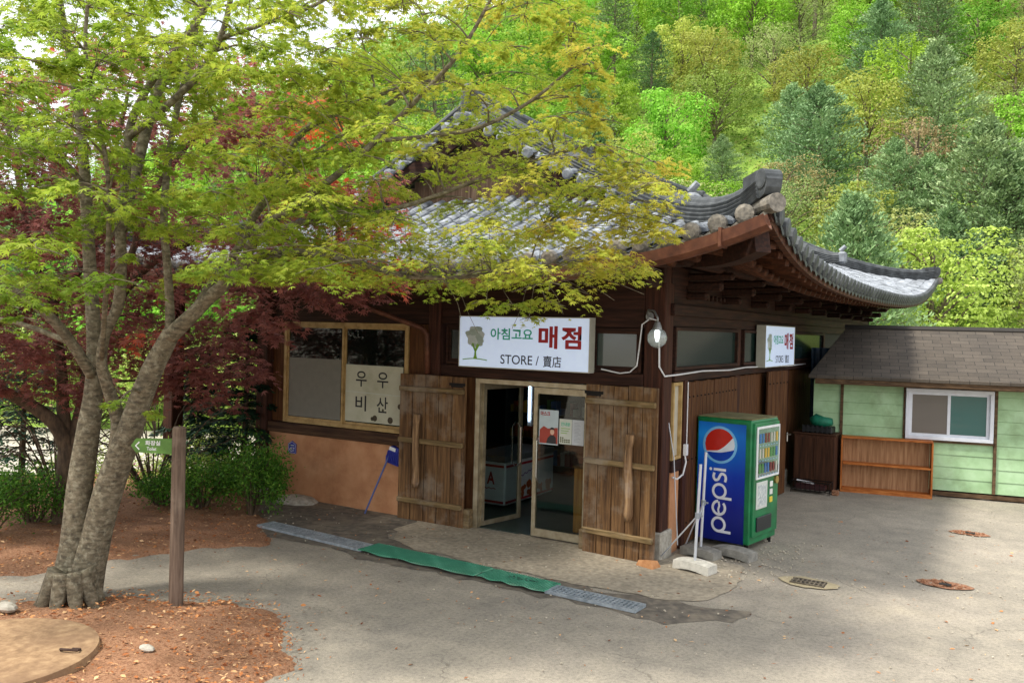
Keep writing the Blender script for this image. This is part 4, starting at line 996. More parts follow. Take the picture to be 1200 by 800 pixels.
m=MB(); m.tube([(.02,-.3,2.74),(.02,-.3,2.72),(.02,-.3,2.66),(.02,-.3,2.60)],[.02,.035,.032,.015],10); m.build('bulb',plain('bulb_glow','#f4fbff',emit=2.2),lp,smooth=True)
cb=MB()
cb.tube(smooth3:=[(-.19,-.05,2.86),(-.28,-.04,2.8),(-.31,-.04,2.5),(-.33,-.05,2.3),(-.42,-.05,2.22),(-.55,-.05,2.2),(-.8,-.05,2.24)],.009,6)
cb.tube([(-.19,-.05,2.88),(-.08,-.05,2.85),(-.06,-.03,2.6),(-.05,-.03,2.3),(.02,-.02,2.19),(.06,.3,2.2),(.06,1.2,2.22),(.06,2.4,2.2),(.06,3.2,2.22),(.06,5.8,2.18),(.06,7.2,2.19)],.011,6)
cb.tube([(.06,.62,1.22),(.09,.6,1.1),(.09,.5,.96),(.07,.35,.92),(.04,.27,.95)],.011,6); cb.tube([(.07,.66,2.1),(.07,.66,1.3)],.007,6)
cb.bb(.05,.09,.6,.67,1.18,1.32)
tag(cb.build('electric_cable',M_white),'white electric cable looping round the corner post and along the side wall','cable')
# blue broom leaning on the orange wall
br=empty('blue_broom',(-4.25,-.25,0),'blue long handled dustpan broom leaning upside down against the orange wall','broom')
M_bl=plain('broom_blue','#1c2a8c',rough=.45)
m=MB(); m.tube([(-4.34,-.3,.02),(-4.02,-.1,.98)],.013,8); m.build('handle',plain('handle_blue_grey','#4b5b8f',rough=.4),br)
m=MB(); vs=[]
Mb=Matrix.Translation((-4.01,-.1,.74))@Matrix.Rotation(R(12),4,'Y')
for (z,w_,t) in ((0,.115,.03),(.08,.125,.035),(.2,.085,.04),(.25,.07,.03)):
    vs+=[Mb@Vector(p) for p in ((-w_,-t,z),(w_,-t,z),(w_,t,z),(-w_,t,z))]
m.add(vs,[(i*4+k,i*4+(k+1)%4,(i+1)*4+(k+1)%4,(i+1)*4+k) for i in range(3) for k in range(4)]+[(0,1,2,3),(12,13,14,15)])
for k in range(7): m.box(((k-3)*.033,-.04,.1),(.008,.012,.16),M=Mb)
m.build('head',M_bl,br); m=MB(); m.box((-.02,-.05,.22),(.11,.006,.05),M=Mb); m.build('label_strip',M_white,br)
# ================================================================== DRAIN COVERS
M_galv=surf('galvanised_steel',['#8d989f','#a9b3ba','#c1cacf'],scale=14,rough=.45,metal=.5,bmp=.1); M_gmesh=surf('green_mat',['#4d9a7c','#63b292','#86c4a8'],scale=5,rough=.7,bmp=.2,stain=('#7d9a80',.5),stain_scale=2)
def strip(a,b,w_): 
    a=Vector(a+(0,));b=Vector(b+(0,)); t=(b-a).normalized(); n_=Vector((-t.y,t.x,0)); return a,b,t,n_
def grating(a,b,w_,label,cells=True):
    a,b,t,n_=strip(a,b,w_); L=(b-a).length; root=empty('drain_grating',tuple((a+b)/2),label,'drain cover',group='drain covers across the yard')
    f=MB()
    for s_ in (-1,1): 
        c=(a+b)/2+n_*s_*(w_/2-.012); f.box((c.x,c.y,.022),(L,.024,.03),rz=math.atan2(t.y,t.x))
    for q in (a+t*.012,b-t*.012): f.box((q.x,q.y,.022),(.024,w_-.05,.03),rz=math.atan2(t.y,t.x))
    f.build('frame',M_galv,root); g=MB()
    for i in range(int(L/.05)):
        c=a+t*(.03+i*.05); 
        if (c-a).length<L-.03: g.box((c.x,c.y,.026),(.02,w_-.05,.02),rz=math.atan2(t.y,t.x))
    for j in (-.25,0,.25):
        c=(a+b)/2+n_*w_*j; g.box((c.x,c.y,.024),(L-.05,.012,.02),rz=math.atan2(t.y,t.x))
    g.build('grate',M_galv,root); p=MB(); c=(a+b)/2; p.box((c.x,c.y,.006),(L-.04,w_-.04,.006),rz=math.atan2(t.y,t.x)); p.build('channel',plain('channel_dark','#232524',rough=.9),root)
def mat_(a,b,w_,label):
    a,b,t,n_=strip(a,b,w_); L=(b-a).length; root=empty('green_drain_mat',tuple((a+b)/2),label,'mat',group='green mats over the drain')
    m=MB(); nx,ny=24,5; vs=[]
    for i in range(nx+1):
        for j in range(ny+1):
            p=a+t*(L*i/nx+ .012*math.sin(j*2.1))+n_*(w_*(j/ny-.5)+.012*math.sin(i*.9)); vs.append((p.x,p.y,.034+.006*math.sin(i*.8+j)))
    m.add(vs,[(i*(ny+1)+j,(i+1)*(ny+1)+j,(i+1)*(ny+1)+j+1,i*(ny+1)+j+1) for i in range(nx) for j in range(ny)]); m.build('mat_sheet',M_gmesh,root,smooth=True)
    g=MB()
    for i in range(int(L/.03)):
        c=a+t*(.015+i*.03); g.box((c.x,c.y,.042),(.007,w_-.03,.008),rz=math.atan2(t.y,t.x))
    g.build('ribs',plain('mat_rib_green','#3d8368',rough=.7),root)
grating((-4.95,-1.60),(-3.02,-1.74),.27,'long steel drain grating at the shrub end of the drain')
mat_((-3.05,-1.72),(-1.33,-1.79),.40,'longer bright green mat covering the middle of the drain')
mat_((-1.31,-1.79),(-.44,-1.84),.36,'shorter green mat with a torn printed mark on the drain')
grating((-.46,-1.85),(.56,-1.89),.25,'short steel drain grating at the vending machine end of the drain')
# small mark torn in the shorter mat
m=MB(); rr=random.Random(8)
for i in range(12): x=-.98+.03*i; m.box((x,-1.80+rr.uniform(-.03,.03),.05),(.02,.012,.004))
tag(m.build('mat_mark',plain('mark_dark','#2a4038')),'dark printed mark worn into the shorter green mat','mark')
# sunken yard drains
M_brick=surf('brick_rubble',['#6a4630','#94664a','#b08a6c'],scale=45,rough=.95,bmp=1,bd=.02)
for (x,y,rx,ry,kind,lab) in ((1.72,.06,.30,.2,'g','square drain grate sunk in a pale oval of concrete in the yard'),(2.99,.9,.28,.16,'b','sunken drain pit filled with red brick rubble and one dark slot'),(3.07,3.92,.26,.14,'b','small brick rubble drain pit nearest the green shed')):
    root=empty('yard_drain',(x,y,0),lab,'drain')
    rr=random.Random(int(x*10)); m=MB(); k=[(x+rx*(1+.12*rr.uniform(-1,1))*math.cos(R(b)),y+ry*(1+.12*rr.uniform(-1,1))*math.sin(R(b))) for b in range(0,360,15)]
    m.add([(p[0],p[1],.012) for p in k],[tuple(range(24))]); m.build('collar',surf('collar%d'%int(x),['#8f8468','#a89b7e'],scale=9,rough=.9) if kind=='g' else M_brick,root,recalc=False)
    if kind=='g':
        m=MB(); 
        for i in range(8): m.box((x-.16+i*.046,y-.02,.02),(.014,.2,.012),rz=.0)
        for j in range(3): m.box((x,y-.11+j*.09,.022),(.36,.014,.012))
        m.build('grate',surf('rusty_iron',['#4b453d','#6b6254','#857a68'],scale=20,rough=.8,metal=.3),root)
        m=MB(); m.bb(x-.18,x+.18,y-.12,y+.08,.013,.015); m.build('pit',plain('pit_black','#25231f',rough=.95),root)
    else:
        m=MB()
        for i in range(26):
            a=rr.uniform(0,6.28); q=rr.uniform(0,.8); m.box((x+rx*q*math.cos(a),y+ry*q*math.sin(a),.018),(rr.uniform(.03,.08),rr.uniform(.02,.05),.02),rz=rr.uniform(0,3),bev=.005)
        o=m.build('brick_rubble',M_brick,root); o['kind']='stuff'
        m=MB(); m.bb(x-.05,x+.07,y-.1,y-.03,.028,.034); m.build('slot',bpy.data.materials['pit_black'],root)
# round concrete lid in the mulch
ld=empty('manhole_cover',(-3.0,-6.1,0),'round terracotta coloured concrete lid with a rusty lifting loop, set in needles','lid')
m=MB(); c0=(-3.05,-6.14); rr0=.80; n=48
vs=[(c0[0]+rr0*math.cos(2*PI*i/n),c0[1]+rr0*math.sin(2*PI*i/n),.06) for i in range(n)]+[(c0[0]+(rr0-.015)*math.cos(2*PI*i/n),c0[1]+(rr0-.015)*math.sin(2*PI*i/n),.125) for i in range(n)]+[(c0[0]+(rr0-.05)*math.cos(2*PI*i/n),c0[1]+(rr0-.05)*math.sin(2*PI*i/n),.13) for i in range(n)]
m.add(vs,[(i,(i+1)%n,(i+1)%n+n,i+n) for i in range(n)]+[(i+n,(i+1)%n+n,(i+1)%n+2*n,i+2*n) for i in range(n)]+[tuple(range(2*n,3*n))]); m.build('lid_disc',surf('lid_concrete',['#80654a','#96795a','#a98c6a'],scale=13,rough=.92,bmp=.7,bd=.006,stain=('#7b6048',.7),stain_scale=2),ld)
m=MB(); m.tube([(-2.62,-5.8,.13),(-2.6,-5.82,.15),(-2.53,-5.8,.155),(-2.47,-5.76,.15),(-2.5,-5.72,.14),(-2.57,-5.74,.135)],.01,6); m.build('lifting_loop',plain('rust','#3d2a20',rough=.9),ld)
for (x,y,s_,lab) in ((-4.05,-5.45,.09,'flat pale stone lying by the foot of the near maple'),(-2.2,-5.35,.055,'small whitish stone beside the round concrete lid')):
    m=MB(); m.sphere((x,y,.1),s_,9,6,(1.5,.8,.5)); tag(m.build('stone',M_stone),lab,'stone')
m=MB(); m.sphere((-5.75,-.25,.0),.3,12,7,(1.3,.9,.35)); tag(m.build('boulder',M_stone),'low rounded boulder half buried at the foot of the orange wall','boulder')
# ================================================================== SIGN POST
sp=empty('wooden_signpost',(-3.12,-4.38,0),None,None)
# place in camera-free coordinates: post foot
PX=P(206,712,8.0); PX.z=0; Lx=_rt
sp.location=PX; tag(sp,'slim brown wooden post carrying a green arrow board pointing to the toilet','signpost')
m=MB(); m.tube([PX+Vector((0,0,z)) for z in (-.05,.4,.9,1.4,1.70,1.715)],[.066,.064,.063,.062,.061,.052],14); m.build('post',woodmat('post_wood',['#4d4036','#675649','#7d6b5c'],'Z',stain=('#8f8070',.5)),sp)
bo=PX-_h*.02; 
m=MB(); dirx=-_rt
k=[(.05,1.455),(.40,1.468),(.445,1.53),(.40,1.595),(.05,1.60)]
vs=[PX+dirx*a-_h*.012+Vector((0,0,b)) for a,b in k]+[PX+dirx*a+_h*.012+Vector((0,0,b)) for a,b in k]
m.add(vs,[(0,1,2,3,4),(9,8,7,6,5)]+[(i,(i+1)%5,(i+1)%5+5,i+5) for i in range(5)]); m.build('arrow_board',surf('sign_board_green',['#44672a','#557c34','#66903f'],scale=8,rough=.5,bmp=.1),sp)
so_=PX-_h*.0125-_rt*.45
text_mesh('화장실',so_,_rt,(0,0,1),.14,.28,1.535,1.58,M_white,sp,bold=.02,depth=.002)
text_mesh('Toilet',so_,_rt,(0,0,1),.155,.245,1.487,1.52,M_white,sp,bold=.01,depth=.002)
m=MB(); stroke(m,so_,_rt,(0,0,1),[(.085,1.565),(.05,1.53),(.085,1.495)],.012,.002); m.build('arrow_mark',M_white,sp)
# ================================================================== GREEN SHED
SO=Vector((.88,6.53,0)); se=Vector((.9832,.1823,0)); sn=Vector((-.1823,.9832,0)); MS=Matrix(((se.x,sn.x,0,SO.x),(se.y,sn.y,0,SO.y),(0,0,1,0),(0,0,0,1)))
SH=empty('green_shed',(0,0,0),'low shed with pale green board siding and brown shingle roof','shed')
M_sid=surf('pale_green_siding',['#8fb083','#9fc093','#adcca3'],scale=3,rough=.65,bmp=.08,stain=('#7b9169',.5),stain_scale=2.5); M_strim=woodmat('shed_trim',['#3c2c1e','#57432f','#6e573f'],'X')
LS=5.6
def siding(x0,x1,z0,z1):
    m=MB(); z=z0; i=0
    while z<z1-.01:
        zt=min(z+.205,z1); L=[(-.012,z),(-.012,z+.006),(-.002,zt-.004),(.03,zt-.004),(.03,z)]
        vs=[MS@Vector((x,a,b)) for x in (x0,x1) for a,b in L]; m.add(vs,[(0,1,2,3,4),(9,8,7,6,5)]+[(k,(k+1)%5,(k+1)%5+5,k+5) for k in range(5)]); z+=.205
    return m
siding(-.5,1.0,.12,1.95).build('board_siding',M_sid,SH); siding(1.0,2.39,.12,.97).build('board_siding',M_sid,SH); siding(2.44,LS,.12,1.95).build('board_siding',M_sid,SH); siding(1.0,2.39,1.87,1.95).build('board_siding',M_sid,SH)
m=MB(); m.box((LS/2,.03,.06),(LS+.9,.08,.07),M=MS); m.build('base_beam',M_strim,SH)
m=MB(); m.box((1.0,-.02,1.04),(.03,.03,1.8),M=MS); m.build('trim_strip',M_strim,SH); 
m=MB(); m.box((2.415,-.02,1.04),(.045,.05,1.84),M=MS); m.build('corner_strip',M_strim,SH)
m=MB(); m.box((-.02,-.02,1.0),(.05,.05,2.0),M=MS); m.build('corner_strip',M_strim,SH)
m=MB(); m.box((1.7,-.02,.955),(1.42,.05,.035),M=MS); m.build('window_ledge',M_strim,SH)
m=MB(); m.box((LS/2,1.4,1.0),(LS-.1,2.7,1.7),M=MS); m.build('inner_walls',plain('shed_inside','#2b2f28'),SH)
for k in range(8):
    m=MB(); m.box((-.1+k*.8,.1,.03),(.16,.12,.06),M=MS,bev=.01); m.build('footing',M_stone,SH)
wf=MB(); wx0,wx1,wz0,wz1=1.02,2.38,.98,1.86; k=.06
for c,d in ((((wx0+wx1)/2,-.03,wz0+k/2),(wx1-wx0,.1,k)),(((wx0+wx1)/2,-.03,wz1-k/2),(wx1-wx0,.1,k)),((wx0+k/2,-.03,(wz0+wz1)/2),(k,.1,wz1-wz0-2*k)),((wx1-k/2,-.03,(wz0+wz1)/2),(k,.1,wz1-wz0-2*k))): wf.box(c,d,M=MS,bev=.006)
W1=wf.build('window',plain('pvc_white','#d9dde4',rough=.4),SH)
cm=(wx0+wx1)/2
for (a,b,yy,mt) in ((wx0+k,cm+.02,-.03,glassmat('shed_glass_grey',mixt=.35,dark='#77706a',tint='#b0a8a0')),(cm-.02,wx1-k,-.005,glassmat('shed_glass_teal',mixt=.3,dark='#35706c',tint='#8fc0b8'))):
    m=MB(); q=.045; z0,z1=wz0+k,wz1-k
    for c,d in (((a+q/2,yy,(z0+z1)/2),(q,.03,z1-z0)),((b-q/2,yy,(z0+z1)/2),(q,.03,z1-z0)),(((a+b)/2,yy,z0+q/2),(b-a-2*q,.028,q)),(((a+b)/2,yy,z1-q/2),(b-a-2*q,.028,q))): m.box(c,d,M=MS)
    m.build('sash',bpy.data.materials['pvc_white'],W1)
    m=MB(); m.box(((a+b)/2,yy,(z0+z1)/2),(b-a-2*q,.006,z1-z0-2*q),M=MS); m.build('pane',mt,W1)
m=MB(); m.box((cm,.035,(wz0+wz1)/2),(wx1-wx0-.1,.01,wz1-wz0-.1),M=MS); m.build('blind',surf('window_blind',['#7d7770','#8f8982'],scale=4,rough=.9,bmp=0),W1)
# shingle roof
def shingle():
    m,nt,b,out=newmat('brown_shingles')
    tc=nt.nodes.new('ShaderNodeTexCoord'); br_=nt.nodes.new('ShaderNodeTexBrick'); br_.offset=.5; br_.inputs['Scale'].default_value=1; br_.inputs['Brick Width'].default_value=.3; br_.inputs['Row Height'].default_value=.14; br_.inputs['Mortar Size'].default_value=.006
    br_.inputs['Color1'].default_value=lin('#463f37'); br_.inputs['Color2'].default_value=lin('#554d44'); br_.inputs['Mortar'].default_value=lin('#2a2621'); nt.links.new(tc.outputs['UV'],br_.inputs['Vector'])
    n_=noise(nt,60,4,.7); r=ramp(nt,n_.outputs[0],[(.35,(.72,.72,.72,1)),(.65,(1.15,1.15,1.12,1))]); n3=noise(nt,1.5,5); r3=ramp(nt,n3.outputs[0],[(.4,(.85,.85,.85,1)),(.65,(1.15,1.13,1.1,1))])
    c=mixc(nt,1,mixc(nt,1,br_.outputs[0],r.outputs[0],'MULTIPLY'),r3.outputs[0],'MULTIPLY'); nt.links.new(c,b.inputs['Base Color']); b.inputs['Roughness'].default_value=.92; bump(nt,b,n_.outputs[0],.4,.006); return m
M_sh=shingle()
yE,zE,yRg,zRg=-.42,2.03,1.5,2.93
def roofplane(A,name):
    me=bpy.data.meshes.new(name); vs=[]
    top=[MS@Vector(p) for p in A]; bot=[p-Vector((0,0,.05)) for p in top]; n=len(A)
    me.from_pydata(top+bot,[],[tuple(range(n)),tuple(range(2*n-1,n-1,-1))]+[(i,i+n,(i+1)%n+n,(i+1)%n) for i in range(n)]); uv=me.uv_layers.new()
    for p in me.polygons:
        for li in p.loop_indices:
            v=me.loops[li].vertex_index%n; uv.data[li].uv=(A[v][0],A[v][1]*1.11)
    me.materials.append(M_sh); o=bpy.data.objects.new(name,me); COL.objects.link(o); o.parent=SH; return o
roofplane([(-.58,yE,zE),(LS+.3,yE,zE),(LS+.3,yRg,zRg),(.06,yRg,zRg)],'shingle_roof')
roofplane([(LS+.3,3.4,zE),(-.58,3.4,zE),(.06,yRg+.003,zRg),(LS+.3,yRg+.003,zRg)],'shingle_roof')
roofplane([(-.59,3.4,zE-.004),(-.59,yE,zE-.004),(.055,yRg,zRg-.004)],'shingle_roof')
m=MB(); m.sweep([MS@Vector((x,yRg,zRg+.02)) for x in (.0,LS+.3)],[(-.12,-.05),(0,.012),(.12,-.05),(.12,-.065),(-.12,-.065)]); m.build('ridge_cap',M_sh,SH)
m=MB(); m.box((LS/2-.1,yE+.04,zE-.1),(LS+.75,.03,.09),M=MS); m.build('fascia_board',M_strim,SH)
m=MB(); m.box((LS/2-.1,-.2,zE-.115),(LS+.7,.42,.02),M=MS); m.build('eave_soffit',M_strim,SH)
# bookcase against the shed
BK=empty('open_bookcase',tuple(SO),'orange wooden open bookcase with three shelves standing against the green shed','bookcase')
M_pine=woodmat('orange_pine',['#8d4a1c','#b0662c','#c67d3f'],'X',rough=.55); M_pinev=woodmat('orange_pine_upright',['#8d4a1c','#b0662c','#c67d3f'],'Z',rough=.55)
MBk=MS@Matrix.Translation((.0,-.30,0))
for z in (.96,.5,.05):
    m=MB(); m.box((.72,.11,z),(1.46 if z>.9 else 1.40,.26,.03),M=MBk,bev=.004); m.build('shelf',M_pine,BK)
for x in (.0,1.44):
    m=MB(); m.box((x,.11,.475),(.03,.25,.93),M=MBk,bev=.004); m.build('side_panel',M_pinev,BK)
m=MB(); m.box((.72,.235,.5),(1.4,.012,.92),M=MBk); m.build('back_panel',woodmat('plywood_back',['#8a6444','#a57c58','#ba926c'],'Z'),BK)
m=MB(); m.box((.72,-.01,.02),(1.46,.02,.04),M=MBk); m.build('plinth',M_pine,BK)
# dark passage between store and shed: cabinet, green bundle, rack
cbn=empty('brown_cabinet',(.45,5.9,0),'tall dark brown wooden cabinet in the gap beside the bookcase','cabinet')
m=MB(); m.bb(.16,.86,6.0,6.45,.03,.98,bev=.012); m.build('cabinet_body',woodmat('dark_brown_board',['#2e1a0f','#45291a','#573725'],'Z'),cbn)
m=MB(); m.bb(.14,.88,5.98,6.47,.982,1.01,bev=.006); m.build('cabinet_top',woodmat('dark_brown_top',['#3a2416','#4f3322'],'X'),cbn)
m=MB(); m.bb(.18,.5,5.985,5.998,.1,.93); m.bb(.52,.84,5.985,5.998,.1,.93); m.build('cabinet_door',woodmat('dark_brown_door',['#2a170d','#402616','#513220'],'Z'),cbn)
gbn=MB(); gbn.tube([(.42,6.15,1.2),(.5,6.15,1.235),(.62,6.15,1.2),(.78,6.15,1.22)],[.07,.11,.1,.06],10); tag(gbn.build('green_bundle',surf('green_cloth',['#0b5a44','#12795b'],scale=12,rough=.6),smooth=True),'rolled bright green plastic bundle on top of the brown cabinet','bundle')
bk=MB(); bk.bb(.3,.8,6.02,6.35,1.012,1.13,bev=.02); 
for i in range(6): bk.bb(.3+i*.08,.33+i*.08,6.0,6.02,1.02,1.15)
tag(bk.build('black_basket',plain('black_plastic','#15171a',rough=.5)),'black plastic basket under the green bundle on the brown cabinet','basket')
rk=empty('black_wire_rack',(.5,5.75,0),'low black wire rack with odds and ends on the ground before the brown cabinet','rack')
m=MB()
for z in (.05,.2):
    for (a,b_) in (((.22,5.62,z),(.86,5.62,z)),((.22,5.88,z),(.86,5.88,z)),((.22,5.62,z),(.22,5.88,z)),((.86,5.62,z),(.86,5.88,z))): m.tube([a,b_],.008,5)
for i in range(9): 
    x=.22+.08*i; m.tube([(x,5.62,.0 if i in(0,8) else .05),(x,5.62,.2)],.005,5); m.tube([(x,5.88,.0 if i in (0,8) else .05),(x,5.88,.2)],.005,5); m.tube([(x,5.62,.05),(x,5.88,.05)],.005,5)
m.build('wire_frame',M_iron,rk); m=MB(); m.bb(.28,.78,5.66,5.84,.06,.14,bev=.01); m.build('tray',plain('maroon_tray','#3a1c1e',rough=.4),rk)
m=MB(); m.tube([(.3,5.7,.2),(.58,5.72,.17)],.02,8); tag(m.build('paper_roll',M_white),'white paper roll lying on the black wire rack','roll')
m=MB(); m.bb(.88,.99,5.7,5.82,0,.09,bev=.01); tag(m.build('brick',M_brick),'single mossy brick next to the black wire rack','brick')
# blue tarpaulin hanging in the passage
m=MB(); vs=[];n=14
for i in range(n+1):
    for z in (1.1,2.5): vs.append((.08+.5*i/n,7.6+.04*math.sin(i*1.9),z))
m.add(vs,[(2*i,2*i+2,2*i+3,2*i+1) for i in range(n)]); tag(m.build('blue_tarpaulin',surf('tarp_blue',['#15283a','#22405a'],scale=6,rough=.5),smooth=True),'dark blue tarpaulin hanging in the gap between store and shed','tarpaulin')
# ================================================================== VEGETATION
M_bark=surf('maple_bark',['#413a2e','#585040','#6b614e','#7c7260'],scale=8,rough=.9,stretch=(1.6,1.6,4),bmp=.9,bd=.012,stain=('#a09a84',.5),stain_scale=20)
M_barkd=surf('dark_bark',['#33291f','#4c3d2e','#64523f'],scale=6,rough=.9,stretch=(3,3,1),bmp=.8,bd=.012)
M_barkf=surf('far_bark',['#4c4238','#6d6052','#8a7b6a'],scale=2,rough=.9,bmp=0)
M_mapleg=leafmat('green_maple_leaf',[(0,'#7c9a34'),(.3,'#9fb340'),(.55,'#bcbf4c'),(.8,'#d2c656'),(1,'#d8b854')],trans=.55,rough=.6)
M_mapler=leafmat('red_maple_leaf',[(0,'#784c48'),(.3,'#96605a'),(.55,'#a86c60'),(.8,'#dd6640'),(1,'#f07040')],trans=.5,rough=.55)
def maple_tpl():
    tips=[(0,1.0),(38,.88),(-38,.88),(80,.66),(-80,.66)]
    ang=sorted(tips,key=lambda t:t[0]); P_=[]
    P_.append((-.12,0))
    seq=[]
    for i,(a,r) in enumerate(ang):
        seq.append((r*math.cos(R(a)),r*math.sin(R(a)),-.22*r))
        if i<len(ang)-1:
            m=(a+ang[i+1][0])/2; seq.append((.34*math.cos(R(m)),.34*math.sin(R(m)),-.02))
    vs=[(0,0,0),(-.1,-.1,0)]+seq+[(-.1,.1,0)]; n=len(vs)
    fs=[(0,i,i+1) for i in range(1,n-1)]+[(0,n-1,1)]
    return vs,fs
MT=maple_tpl(); DIA=([(-.5,0,0),(0,-.5,.12),(.5,0,0),(0,.5,.12)],[(0,1,2,3)])
def smoothpath(pts,rad,k=4):
    o=[];rr=[]
    n=len(pts)
    for i in range(n-1):
        p0=pts[max(0,i-1)];p1=pts[i];p2=pts[i+1];p3=pts[min(n-1,i+2)]
        for j in range(k):
            t=j/k; o.append(.5*((2*p1)+(-p0+p2)*t+(2*p0-5*p1+4*p2-p3)*t*t+(-p0+3*p1-3*p2+p3)*t**3)); rr.append(rad[i]*(1-t)+rad[i+1]*t)
    o.append(pts[-1]); rr.append(rad[-1]); return o,rr
class Tree:
    def __init__(s,seed): s.mb=MB(); s.nodes=[]; s.r=random.Random(seed)
    def limb(self,pl,n=10,k=5,wob=.0,s=.8):
        """pl: (px,py,dist,radius in px)"""
        pts=[P(a,b,d) for a,b,d,_ in pl]; rad=[.82*s*q*d/F for _,_,d,q in pl]; o,rr=smoothpath(pts,rad,k)
        self.mb.tube(o,rr,n); self.nodes+=list(zip(o,rr)); return o
    def limb3(s,pts,rad,n=8,k=4):
        o,rr=smoothpath([Vector(p) for p in pts],rad,k); s.mb.tube(o,rr,n); s.nodes+=list(zip(o,rr))
    def branch_to(s,c,r1=.004,minr=.006,up=.25,droop=0):
        """grow a curved branch from the existing skeleton to c"""
        best=None;bd=1e9
        for p,r in s.nodes:
            if r<minr: continue
            d=(p-c).length; v=c-p
            if v.length<1e-3: continue
            cost=d*(1+.9*max(0,-v.z/d))+ (.25 if p.z>c.z else 0)
            if cost<bd: bd=cost;best=(p,r)
        p,r=best; v=c-p; L=v.length; rr0=min(r*.62,.010+.011*L)
        mid1=p+v*.33+Vector((0,0,up*L*.35)); mid2=p+v*.7+Vector((0,0,up*L*.3)); j=.05*L
        mid1+=Vector((s.r.uniform(-j,j),s.r.uniform(-j,j),0)); mid2+=Vector((s.r.uniform(-j,j),s.r.uniform(-j,j),0))
        o,rr=smoothpath([p,mid1,mid2,c],[rr0,rr0*.75,rr0*.5,r1],4); s.mb.tube(o,rr,6); s.nodes+=[(a,b) for a,b in zip(o[3:],rr[3:])]
        return o
def pad_leaves(cs,Rs,N,seed,leaf,flat=.16,droop=.25,tintf=None,outd=None):
    """flat sprays of leaves: returns arrays; every leaf points outward along its twig and hangs a little"""
    g_=np.random.default_rng(seed); A=[];D=[];S=[];T=[];NN=[]
    for i,(c,Rr,n) in enumerate(zip(cs,Rs,N)):
        c=np.array(c); nt_=max(5,n//14); tw=g_.uniform(0,2*PI,nt_)
        # twigs radiating from the pad centre; leaves in pairs along them
        k=g_.integers(0,nt_,n); t=g_.uniform(.12,1,n)**.75; a=tw[k]+g_.normal(0,.22,n)*t
        tilt=g_.normal(0,.16,2)
        x=Rr*t*np.cos(a); y=Rr*t*np.sin(a); z=(x*tilt[0]+y*tilt[1])-droop*Rr*t*t+g_.normal(0,flat*Rr*.55,n)
        A.append(np.stack([x,y,z],1)+c)
        b=a+g_.normal(0,.7,n); D.append(np.stack([np.cos(b),np.sin(b),-.28+g_.normal(0,.22,n)],1))
        NN.append(np.stack([g_.normal(0,.33,n),g_.normal(0,.33,n),np.ones(n)],1)); S.append((leaf(c) if callable(leaf) else leaf)*g_.uniform(.65,1.2,n))
        T.append(np.clip((tintf(c) if tintf else .4)+g_.normal(0,.10)+g_.normal(0,.09,n),0,1))
    A=np.concatenate(A);D=unit(np.concatenate(D));NN=np.concatenate(NN); NN=unit(NN-D*np.sum(NN*D,1,keepdims=True))
    return A,D,NN,np.concatenate(S),np.concatenate(T)
def twigs(mb,c,Rr,rnd,n=6):
    for i in range(n):
        a=rnd.uniform(0,6.28); e=c+Vector((math.cos(a)*Rr*.75,math.sin(a)*Rr*.75,-.2*Rr)); m=c.lerp(e,.5)+Vector((0,0,.04*Rr)); mb.tube([c,m,e],[.004,.003,.0015],4,caps=False)
def inpoly(x,y,poly):
    c=False;j=len(poly)-1
    for i in range(len(poly)):
        if (poly[i][1]>y)!=(poly[j][1]>y) and x<(poly[j][0]-poly[i][0])*(y-poly[i][1])/(poly[j][1]-poly[i][1])+poly[i][0]: c=not c
        j=i
    return c
# ---------------------------------------------------------------- near green maple
root=empty('green_maple_tree',tuple(P(82,712,8.0)),'large yellow green maple with forked grey trunk rising from the needle mulch','tree')
root.location.z=0
t=Tree(3)
t.limb([(74,722,8.15,40),(78,706,8.2,29),(82,680,8.22,25),(87,645,8.26,20.5),(90,610,8.3,18.5),(93,575,8.35,17.5),(98,540,8.4,17),(104,500,8.42,15.5),(109,465,8.45,13),(111,427,8.45,11),(110,390,8.45,10),(107,340,8.45,9),(104,290,8.45,8.5),(101,235,8.4,8),(96,165,8.4,6.5),(86,90,8.4,5.5),(70,0,8.3,4.5),(55,-130,8.2,3.5),(50,-240,8.2,2)],n=18,s=1)
t.limb([(94,722,8.1,34),(98,702,8.15,24),(106,665,8.2,20.5),(115,620,8.25,20),(127,575,8.3,20),(139,540,8.3,19),(152,505,8.28,17.5),(164,470,8.25,16),(179,432,8.2,15),(193,405,8.15,13.5),(202,388,8.1,12)],n=18,s=1)
t.limb([(84,722,8.05,16),(88,700,8.1,15),(97,660,8.15,13),(108,620,8.25,12)],n=10,s=1)
t.limb([(118,610,8.35,10),(128,560,8.4,11),(137,520,8.4,11),(138,490,8.4,10),(127,455,8.3,8.5),(119,425,8.2,7.5),(124,390,8.15,7),(139,355,8.1,8),(142,300,8.0,7.5),(141,260,8.0,7),(148,205,7.9,6),(152,150,7.9,5.5),(175,100,7.9,5),(210,55,7.8,4),(245,0,7.7,3.5),(270,-110,7.7,3)],n=12,s=1)
t.limb([(199,395,8.1,8),(199,360,8.1,6.5),(196,310,8.05,6),(192,260,8.0,5.5),(196,200,8.0,5),(205,140,8.0,4.5),(222,70,8.1,4),(240,-20,8.1,3),(250,-150,8.1,2)],s=1)
t.limb([(200,393,8.1,12),(222,372,8.0,10.5),(245,349,7.9,9.5),(268,328,7.8,9),(286,305,7.7,8),(305,270,7.5,6.5),(340,245,7.4,6),(395,205,7.2,5),(440,165,7.1,4.5),(490,115,7.0,3.5),(540,60,6.9,3),(580,-10,6.9,2)],s=1)
t.limb([(278,318,7.75,8),(310,300,7.6,6.5),(350,296,7.5,6),(410,305,7.4,5),(470,322,7.3,4),(540,325,7.2,3),(620,312,7.1,2.5)],s=1)
